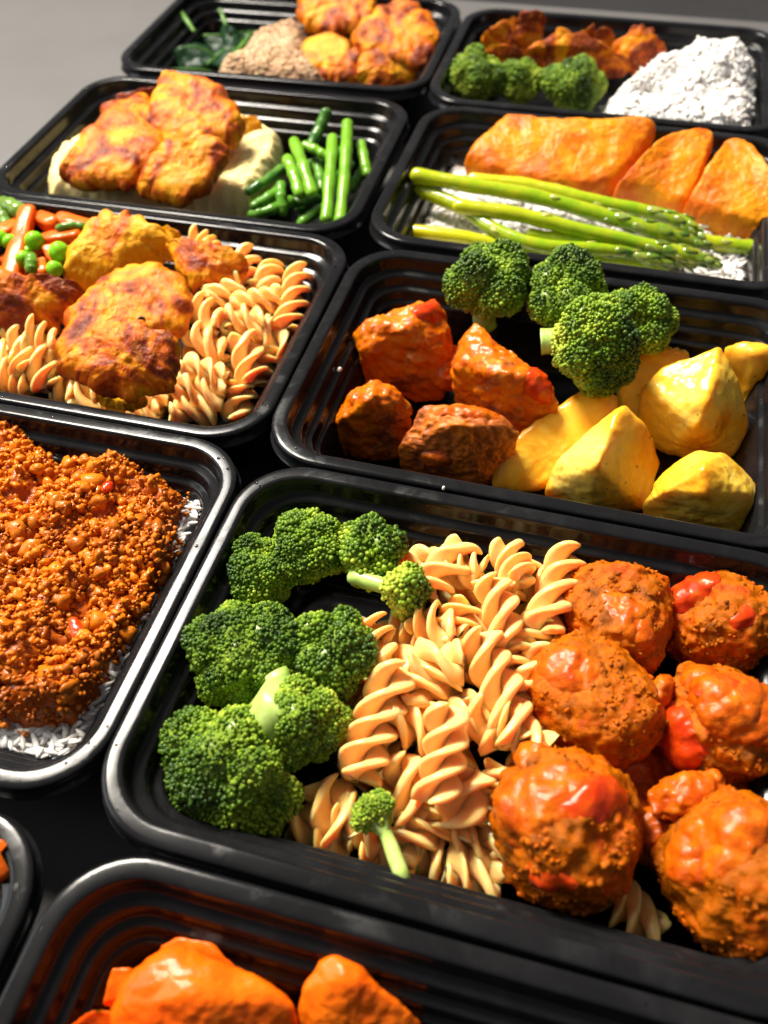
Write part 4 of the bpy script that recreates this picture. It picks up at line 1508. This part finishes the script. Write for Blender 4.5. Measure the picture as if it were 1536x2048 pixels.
for i, (A, B) in enumerate([
        ((603, 541, 38), (573, 663, 30)), ((547, 530, 36), (525, 585, 36)), ((493, 507, 38), (489, 572, 36)), ((566, 599, 36), (463, 616, 38)),
        ((452, 637, 36), (536, 650, 34)), ((398, 607, 38), (442, 663, 36)), ((382, 655, 36), (448, 710, 32)), ((490, 672, 34), (508, 770, 26)),
        ((364, 728, 34), (452, 758, 28)), ((350, 771, 28), (450, 797, 22)), ((488, 770, 24), (470, 842, 14)), ((340, 814, 22), (434, 822, 18)),
        ((534, 663, 30), (568, 700, 24)), ((400, 474, 40), (424, 505, 38)), ((470, 585, 38), (430, 600, 38)), ((545, 710, 22), (520, 740, 20)),
        ((39, 660, 36), (62, 742, 30)), ((68, 672, 36), (98, 778, 24)), ((14, 744, 26), (52, 772, 22)), ((62, 666, 38), (117, 700, 34)),
        ((108, 748, 26), (150, 798, 18)), ((-10, 700, 32), (30, 720, 30)), ((100, 690, 30), (130, 740, 26))]):
    fusilli(A, B, FN[i] if i < len(FN) else FL2, FG2)
CN2 = ((3.2, 24, 'f'), (1.2, 12, 'r'), (1.0, 6, 'f'), (.5, 2.6, 'w'))
CG2 = 'fried chicken pieces on the fusilli'
slab('chicken_piece', 'pale yellow long chicken piece beside the peas', 'chicken', M['chicken_pale'],
     [(122, 553, 40), (146, 505, 46), (205, 447, 52), (240, 436, 55), (272, 442, 55), (333, 474, 52), (335, 520, 42), (255, 548, 38), (168, 575, 34)], 18, 5, 101, CG2)
slab('chicken_piece', 'rough orange chicken piece furthest right on the fusilli', 'chicken', M['chicken'],
     [(335, 495, 50), (375, 487, 54), (425, 492, 54), (478, 511, 52), (490, 556, 44), (452, 592, 36), (412, 598, 36), (370, 578, 42)], 16, 4, 102, CG2)
slab('chicken_piece', 'broad yellow and red chicken piece with a peppercorn, in the middle', 'chicken', M['chicken'],
     [(118, 700, 38), (135, 630, 44), (185, 588, 48), (205, 560, 50), (262, 541, 50), (338, 543, 50), (376, 585, 46), (378, 630, 42), (362, 668, 38), (280, 690, 38), (190, 720, 38), (122, 738, 36)], 16, 4, 103, CG2)
slab('chicken_piece', 'charred brown chicken piece nearest the front wall', 'chicken', M['chicken_dark'],
     [(112, 744, 58), (165, 688, 64), (216, 652, 68), (295, 656, 68), (354, 676, 65), (362, 730, 58), (352, 782, 52), (285, 792, 51), (215, 790, 52), (165, 768, 56)], 15, 5, 104, CG2)
slab('chicken_piece', 'dark red chicken piece cut off by the left edge', 'chicken', M['chicken_dark'],
     [(-60, 600, 52), (0, 576, 54), (60, 562, 56), (120, 560, 54), (165, 575, 50), (160, 600, 46), (130, 642, 40), (90, 666, 36), (10, 672, 36), (-60, 670, 38)], 17, 4, 105, CG2)
slab('chicken_piece', 'small yellow chicken end behind the pale long piece', 'chicken', M['chicken_pale'],
     [(325, 470, 46), (345, 460, 50), (365, 478, 48), (362, 500, 42), (335, 500, 42)], 12, 2, 106, CG2)
slab('chicken_piece', 'small yellow chicken scrap hanging below the charred piece', 'chicken', M['chicken_pale'],
     [(195, 796, 36), (215, 780, 38), (275, 782, 38), (300, 800, 34), (258, 824, 32), (215, 818, 32)], 9, 2, 108, CG2)
blob('peppercorn', 'black peppercorn on the broad middle chicken piece', 'peppercorn', M['pepper'], (281, 640, 57), (285, 644, 57), 2.4, ((.5, 2, 'f'),), 3, 107)


def stick(name, label, cat, mat, A, B, w, seed, group=None, flat=.8, sides=10):
    P = smooth_path([at(*A), at(*B)], 10)
    V, F, U = tube(P, w * .92 * MM * (1 + .06 * np.sin(np.linspace(0, 6, 10) + seed)), 20, True, flat, name == 'carrot_stick')
    V = displace(V, F, ((.9, 8, 'f'), (.3, 3, 'f')), seed)
    o = np.array([P[:, 0].mean(), P[:, 1].mean(), V[:, 2].min()])
    return obj(name, mesh_np(name, V - o, F), mat, loc=o, label=label, cat=cat, group=group)


CRG = 'carrot sticks beside the peas'
for i, (A, B, w, l) in enumerate([
        ((56, 424, 48), (22, 555, 40), 5.0, 'long carrot stick standing upright at the left, between peas'),
        ((80, 437, 44), (105, 450, 44), 5.0, 'stubby carrot end behind the upright carrot stick'),
        ((120, 440, 44), (200, 462, 42), 5.0, 'carrot stick along the back wall behind the pale chicken'),
        ((92, 480, 44), (154, 470, 46), 4.4, 'carrot stick lying in front of the green bean sliver'),
        ((10, 466, 42), (42, 446, 42), 4.6, 'carrot stick behind the leftmost peas'),
        ((-10, 548, 42), (34, 566, 42), 4.6, 'carrot stick at the left edge above the red chicken'),
        ((82, 525, 44), (85, 545, 44), 3.2, 'tiny carrot cube below the peas'),
        ((98, 498, 44), (112, 522, 42), 3.6, 'short carrot bit between two peas'),
        ((60, 500, 36), (100, 480, 38), 5.0, 'carrot piece buried under the peas'),
        ((130, 500, 34), (160, 490, 34), 5.5, 'carrot piece against the side of the pale chicken'),
        ((20, 520, 34), (60, 540, 34), 5.5, 'carrot piece below the upright carrot stick')]):
    stick('carrot_stick', l, 'carrot', M['carrot'], A, B, w, 110 + i, CRG)
for i, (px, py, z, r, l) in enumerate([
        (69, 481, 47, 5.0, 'round green pea beside the upright carrot stick'), (118, 504, 47, 5.3, 'largest shiny green pea next to the pale chicken'),
        (21, 484, 45, 4.2, 'green pea left of the upright carrot stick'), (-1, 476, 45, 4.4, 'green pea half cut by the left picture edge'),
        (47, 518, 45, 4.2, 'green pea behind the olive bean bit'), (109, 538, 45, 4.2, 'wrinkled green pea touching the red chicken'), (56, 503, 43, 3.2, 'small pea between two larger peas')]):
    blob('pea', l, 'pea', M['pea'], (px - r * pxmm(px, py, z), py, z), (px + r * pxmm(px, py, z), py, z), r, ((.35, 4, 'f'),), 4, 130 + i, 'green peas among the carrots')
GBV = (.055, .15, .012)


def bean(label, pts, r, seed, color, group, name='green_bean', dark=.5):
    P = smooth_path([at(*q) for q in pts], 22)
    u = np.linspace(0, 1, 22)
    R = r * .93 * MM * (1 + .07 * np.sin(u * 17 + seed) + .03 * np.sin(u * 41 + seed))
    V, F, U = tube(P, R, 12, True, .86)
    V = displace(V, F, ((.35, 6, 'f'),), seed)
    o = np.array([P[:, 0].mean(), P[:, 1].mean(), V[:, 2].min()])
    C = np.tile([color], (len(V), 1)) * (1 + .25 * fbm(V / (7 * MM), seed, 2))[:, None]
    e = np.clip((np.abs(U - .5) - .46) / .04, 0, 1)[:, None]
    C = C * (1 - e * .6) + np.array([.30, .42, .10]) * e * .6
    return obj(name, mesh_np(name, V - o, F, True, C), M['bean'], loc=o, label=label, cat='green bean', group=group)


bean('thick olive green bean in the back left, above the carrots', [(6, 408, 46), (28, 416, 47), (54, 434, 45)], 5.2, 141, (.10, .17, .02), 'bean pieces among the carrots', 'bean_piece')
bean('olive green bean at the left edge below another bean', [(-4, 420, 44), (5, 432, 44), (12, 450, 42)], 4.6, 142, (.09, .16, .02), 'bean pieces among the carrots', 'bean_piece')
bean('thin green bean sliver on the back carrot stick', [(117, 456, 49), (142, 450, 50), (166, 452, 49)], 2.4, 143, (.07, .16, .02), 'bean pieces among the carrots', 'bean_piece')
bean('short olive bean bit in front of the peas', [(62, 513, 48), (62, 526, 48), (62, 540, 46)], 3.4, 144, (.07, .17, .012), 'bean pieces among the carrots', 'bean_piece')

# ================================================================== mashed potato, chicken and green beans
mash_poly = lpoly('L3', [(84, 350, 38), (104, 292, 40), (200, 240, 36), (320, 210, 36), (440, 220, 36), (520, 252, 33), (568, 285, 31), (560, 350, 27), (505, 425, 25), (390, 416, 26), (252, 402, 31), (96, 384, 36)])
hp = mound_fn('L3', mash_poly, 14, 41, 151, 3.5, 22, 8)
mound('L3', hp, 'mashed_potato', M['mash'], 1.5, ((3.0, 14, 'f'), (1.2, 5, 'r'), (.5, 2.2, 'f')), 152, label='creamy mashed potato heap under the fried chicken', cat='mashed potato')
CG3 = 'fried chicken pieces on the mashed potato'
slab('chicken_piece', 'large orange chicken piece at the left on the mashed potato', 'chicken', M['chicken'],
     [(118, 346, 50), (152, 294, 54), (202, 238, 58), (290, 195, 60), (320, 240, 56), (326, 314, 52), (262, 368, 46), (234, 376, 45), (140, 368, 46)], 17, 5, 153, CG3)
slab('chicken_piece', 'rounded chicken piece on top of the stack, highest', 'chicken', M['chicken'],
     [(286, 262, 56), (316, 172, 66), (346, 152, 68), (436, 178, 66), (490, 232, 58), (455, 296, 50), (400, 300, 52), (335, 308, 50)], 18, 6, 154, CG3)
slab('chicken_piece', 'lower chicken piece in front, its tip over the mashed potato', 'chicken', M['chicken'],
     [(287, 336, 54), (340, 298, 59), (408, 272, 62), (450, 296, 58), (454, 330, 52), (382, 402, 44), (302, 392, 44), (282, 384, 45)], 15, 4, 155, CG3)
slab('chicken_piece', 'small golden chicken nub at the right of the stack', 'chicken', M['chicken_pale'],
     [(468, 262, 42), (485, 242, 46), (510, 244, 44), (517, 265, 40), (490, 285, 36)], 10, 3, 156, CG3)
slab('chicken_piece', 'dark browned chicken rim showing behind the left piece', 'chicken', M['chicken_dark'],
     [(205, 225, 56), (260, 198, 60), (310, 188, 60), (300, 215, 54), (230, 250, 50)], 12, 2, 157, CG3)
B1, B2, B3 = (.125, .30, .012), (.065, .20, .012), (.030, .105, .018)
for i, (pts, r, c, l) in enumerate([
        ([(695, 248, 52), (690, 340, 44), (681, 440, 34)], 3.9, B1, 'long bright green bean standing furthest right'),
        ([(665, 276, 50), (660, 350, 44), (653, 438, 34)], 3.8, B1, 'long bright green bean just left of the rightmost one'),
        ([(588, 282, 48), (606, 330, 46), (624, 386, 40)], 3.8, B1, 'curved green bean leaning left over the pile'),
        ([(575, 318, 44), (588, 350, 42), (599, 388, 38)], 3.8, B1, 'short green bean left of the curved one, end facing out'),
        ([(610, 292, 46), (632, 300, 46), (652, 312, 44)], 3.4, B1, 'green bean lying crosswise at the back of the pile'),
        ([(652, 226, 54), (640, 255, 48), (622, 290, 42)], 3.8, B3, 'dark green bean pointing up at the back'),
        ([(498, 382, 36), (530, 362, 38), (562, 338, 38)], 3.4, B3, 'dark green bean at the left, resting on the mash'),
        ([(508, 412, 32), (532, 398, 34), (558, 380, 34)], 3.6, B2, 'green bean in front of the dark one on the mash'),
        ([(503, 430, 28), (540, 420, 30), (582, 402, 30)], 3.8, B2, 'green bean lowest at the front left of the pile'),
        ([(602, 446, 24), (622, 432, 26), (648, 414, 28)], 3.6, B2, 'green bean at the front wall, under the long ones'),
        ([(562, 370, 36), (562, 395, 34), (566, 425, 28)], 3.4, B2, 'green bean pointing down between the mash and the pile'),
        ([(722, 288, 42), (728, 315, 40), (735, 348, 36)], 3.4, B1, 'short knobbly bean end close to the right wall'),
        ([(702, 378, 30), (714, 358, 32), (726, 340, 32)], 3.4, B2, 'green bean stub beside the right wall'),
        ([(575, 405, 26), (606, 402, 28), (640, 396, 28)], 3.8, B3, 'dark bean lying under the curved bean'),
        ([(632, 322, 38), (640, 350, 36), (644, 380, 32)], 3.6, B2, 'green bean between the curved and the long beans'),
        ([(600, 420, 20), (650, 380, 20), (700, 330, 20)], 4.0, B3, 'dark bean at the bottom of the pile'),
        ([(560, 340, 26), (620, 330, 28), (690, 300, 28)], 4.0, B3, 'dark bean running under the back of the pile')]):
    bean(l, pts, r, 160 + i, c, 'green beans beside the mashed potato')

# ================================================================== spinach, brown rice and chicken (far left)
rng = np.random.default_rng(181)
br_poly = lpoly('L4', [(430, 145, 30), (470, 100, 36), (490, 55, 42), (560, 5, 48), (610, 5, 48), (620, 90, 40), (660, 172, 28)]) + [(30, -50), (-45, -56)]
hb = mound_fn('L4', br_poly, 4, 40, 182, 4, 18, 16)
t = thing('brown_rice', loc('L4', -10, 0, 2), 'beige brown rice between the spinach and the chicken', 'rice')
o = np.array(t.location)
P, N = mound_points('L4', hb, 5200, rng, lift=1.6)
V, F, _ = rice_mesh(P, N, rng, 2.0, .9)
k = len(V) // len(P)
C = np.array([[.56, .37, .22]]) * rng.uniform(.72, 1.2, (len(P), 1)) + rng.normal(size=(len(P), 3)) * .015
obj('grains', mesh_np('grains', keep_in('L4', V, .2) - o, F, True, np.repeat(C, k, 0)), M['brown_rice'], t, kind='stuff')
mb = mound('L4', hb, 'rice_bed', M['brown_rice'], noise=((1.2, 3, 'w'),), col=(.46, .30, .18))
mb.data.transform(Matrix.Translation(-Vector(o)))
mb.parent = t


def leaf(label, c, length, width, yaw, tilt, seed):
    """crumpled cooked leaf with thickness and a mid stem"""
    nu, nv = 22, 13
    u, v = np.meshgrid(np.linspace(0, 1, nu), np.linspace(-1, 1, nv), indexing='ij')
    wd = width / 2 * np.sin(np.pi * np.clip(u, .03, .97)) ** .7
    X = (u - .5) * length
    Y = v * wd
    Z = 5.0 * fbm(np.stack([X / 13, Y / 9, np.full_like(X, seed)], -1).reshape(-1, 3), seed, 3).reshape(X.shape) * 1.4 - 5 * v * v - 6 * (u - .5) ** 2
    T = np.stack([X, Y, Z], -1).reshape(-1, 3)
    B = T - np.array([0, 0, .9])
    idx = np.arange(nu * nv).reshape(nu, nv)
    q = np.stack([idx[:-1, :-1], idx[1:, :-1], idx[1:, 1:], idx[:-1, 1:]], -1).reshape(-1, 4)
    n = nu * nv
    edge = np.concatenate([idx[0, :], idx[1:, -1], idx[-1, -2::-1], idx[-2:0:-1, 0]])
    e2 = np.roll(edge, -1)
    S = np.stack([edge, e2, e2 + n, edge + n], 1)
    F = np.vstack([q, q[:, ::-1] + n, S])
    V = np.vstack([T, B]) * MM
    R = Matrix.Rotation(math.radians(yaw), 3, 'Z') @ Matrix.Rotation(math.radians(tilt), 3, 'Y')
    V = V @ np.array(R).T
    V = keep_in('L4', V + c, .3) - c
    tl = thing('spinach_leaf', c, label, 'spinach', 'spinach leaves')
    obj('blade', mesh_np('blade', V, F), M['spinach'], tl)
    sp = smooth_path([V[idx[0, nv // 2]] * 1.0, V[idx[nu // 2, nv // 2]] + np.array([0, 0, .4 * MM]), V[idx[nu - 3, nv // 2]] + np.array([0, 0, .3 * MM])], 12)
    SV, SF, _ = tube(sp, np.linspace(1.2, .4, 12) * MM, 6)
    obj('stem', mesh_np('stem', SV, SF), M['herb'], tl)
    return tl


SL = [(-82, -42, 14, 0), (-70, -50, 16, 60), (-86, -10, 16, 100), (-66, -24, 24, 30), (-84, 24, 18, -40), (-62, 8, 28, 80), (-70, 44, 20, 10), (-48, -40, 20, 140),
      (-52, 30, 28, 160), (-84, 52, 14, 60), (-60, -54, 22, -20), (-46, -8, 32, 110), (-76, 0, 28, 200), (-58, 50, 26, 240)]
for i, (x, y, z, yaw) in enumerate(SL):
    leaf('dark wilted spinach leaf in the far left container', loc('L4', x, y, z), 44, 32, yaw, -15 + 11 * (i % 4), 190 + i)
for i, (A, B, r, l) in enumerate([((352, 10, 44), (388, 62, 36), 1.9, 'thick green spinach stem lying across the dark leaves'), ((440, 20, 44), (452, 50, 38), 1.6, 'short spinach stem at the back near the brown rice'),
                                  ((462, 120, 34), (500, 70, 40), 1.5, 'bright green stem curling over the edge of the brown rice')]):
    stick('green_sprig', l, 'spinach', M['herb'], A, B, r, 210 + i, 'spinach stems')
CG4 = 'fried chicken beside the brown rice'
slab('chicken_piece', 'light brown chicken piece at the top edge by the brown rice', 'chicken', M['chicken'],
     [(598, 30, 44), (605, -10, 52), (680, -20, 54), (745, 5, 50), (735, 50, 42), (680, 65, 38), (620, 62, 38)], 15, 3, 221, CG4, box='L4')
lump('chicken_piece', 'smooth rounded yellow chicken piece touching the brown rice', 'chicken', M['chicken_pale'],
     [(597, 95, 40), (612, 68, 45), (665, 58, 48), (702, 75, 46), (700, 115, 38), (650, 138, 32), (610, 130, 34)], 14, (), 7, ((1.5, 14, 'f'), (.6, 5, 'f')), 5, 222, CG4)
slab('chicken_piece', 'dark glazed chicken piece in the far left container, by its right wall', 'chicken', M['chicken_dark'],
     [(705, 75, 44), (740, 35, 54), (800, 8, 58), (860, 40, 52), (876, 90, 44), (840, 140, 36), (780, 120, 40), (720, 105, 40)], 16, 4, 223, CG4, box='L4')
slab('chicken_piece', 'narrow chicken strip in front of the smooth yellow piece', 'chicken', M['chicken'],
     [(632, 165, 28), (650, 130, 34), (700, 108, 38), (722, 118, 38), (705, 165, 28), (670, 172, 26)], 13, 3, 224, CG4, box='L4')
slab('chicken_piece', 'browned chicken piece in the front right corner of the far left container', 'chicken', M['chicken'],
     [(705, 165, 28), (722, 118, 38), (770, 105, 42), (828, 120, 38), (830, 160, 28), (790, 178, 24), (730, 178, 24)], 14, 4, 225, CG4, box='L4')

# ================================================================== sweet potato (front) and the corner container
ON = ((1.8, 20, 'f'), (1.0, 7, 'f'), (.4, 2.5, 'f'))
OG = 'orange sweet potato pieces'
lump('sweet_potato_piece', 'big smooth orange sweet potato piece in the middle of the bottom edge', 'sweet potato', M['sweet'],
     [(240, 1968, 42), (305, 1908, 44), (363, 1880, 44), (445, 1922, 44), (470, 1952, 43), (545, 1964, 42), (596, 2020, 38), (560, 2110, 30), (400, 2140, 34), (200, 2110, 34)], 6, [(380, 1990, 50)], 10, ON, 6, 231, OG, box='R0')
lump('sweet_potato_piece', 'upright sweet potato slice behind the big piece', 'sweet potato', M['sweet'],
     [(312, 1896, 40), (352, 1869, 42), (422, 1880, 42), (478, 1940, 40), (440, 1960, 34), (330, 1930, 34)], 4, (), 9, ON, 5, 232, OG, box='R0')
lump('sweet_potato_piece', 'wedge of sweet potato furthest right at the bottom edge', 'sweet potato', M['sweet'],
     [(592, 2050, 34), (606, 1960, 42), (648, 1905, 45), (694, 1910, 46), (738, 1962, 42), (846, 2040, 34), (800, 2130, 26), (640, 2140, 26)], 4, [(690, 1960, 48)], 10, ON, 6, 233, OG, box='R0')
lump('sweet_potato_piece', 'small sweet potato piece at the left behind the big one', 'sweet potato', M['sweet'],
     [(200, 2010, 36), (222, 1930, 40), (262, 1932, 40), (270, 1990, 36)], 4, (), 8, ON, 5, 234, OG, box='R0')
lump('sweet_potato_piece', 'sweet potato piece in the lower left corner of its container', 'sweet potato', M['sweet'],
     [(135, 2050, 34), (182, 2014, 38), (242, 2017, 38), (260, 2080, 30), (150, 2110, 28)], 4, (), 9, ON, 5, 235, OG, box='R0')
lump('carrot_chunk', 'orange carrot chunk in the corner container at the left edge', 'carrot', M['carrot'],
     [(-30, 1680, 50), (5, 1676, 50), (33, 1705, 48), (30, 1738, 44), (-5, 1765, 42), (-40, 1750, 44)], 20, (), 12, ((.6, 10, 'f'),), 5, 236, box='L0')
lump('ham_chunk', 'pinkish food chunk below the carrot at the left edge', 'food', M['salmon'],
     [(-50, 1770, 40), (-10, 1752, 42), (14, 1775, 38), (0, 1810, 32), (-40, 1820, 32)], 10, (), 9, ((.8, 8, 'f'),), 5, 237, box='L0')

# ================================================================== crumbs and drops on the rims
blob('rice_crumb', 'white rice crumb on the front rim of the beef container', 'crumb', M['crumb'], (884, 975, 48.4), (890, 977, 48.4), .9, ((.2, 1, 'f'),), 3, 241)
blob('rice_crumb', 'tiny pale crumb on the left rim of the meatball container', 'crumb', M['crumb'], (488, 1080, 42), (491, 1086, 42), .6, ((.2, 1, 'f'),), 3, 242)
rng = np.random.default_rng(250)
P = []
for k, (x, y, a) in BOX.items():
    for _ in range(26):
        q = ring(rng.uniform(2.0, 5.2), H + .05)[:, :2]
        i = rng.integers(len(q))
        j = (i + 1) % len(q)
        f = rng.uniform()
        P.append(loc(k, *(q[i] * (1 - f) + q[j] * f), H + .02))
P = np.array(P)
dv, df = ico(2)
S = rng.gamma(3, .13, len(P))[:, None] * np.array([[1, 1, .45]]) * MM
V, F, _ = scatter(dv, df, P, np.tile(np.eye(3), (len(P), 1, 1)), S)
obj('water_droplets', mesh_np('water_droplets', V, F), M['water'], label='tiny water droplets scattered on the black rims', cat='droplets', kind='stuff')
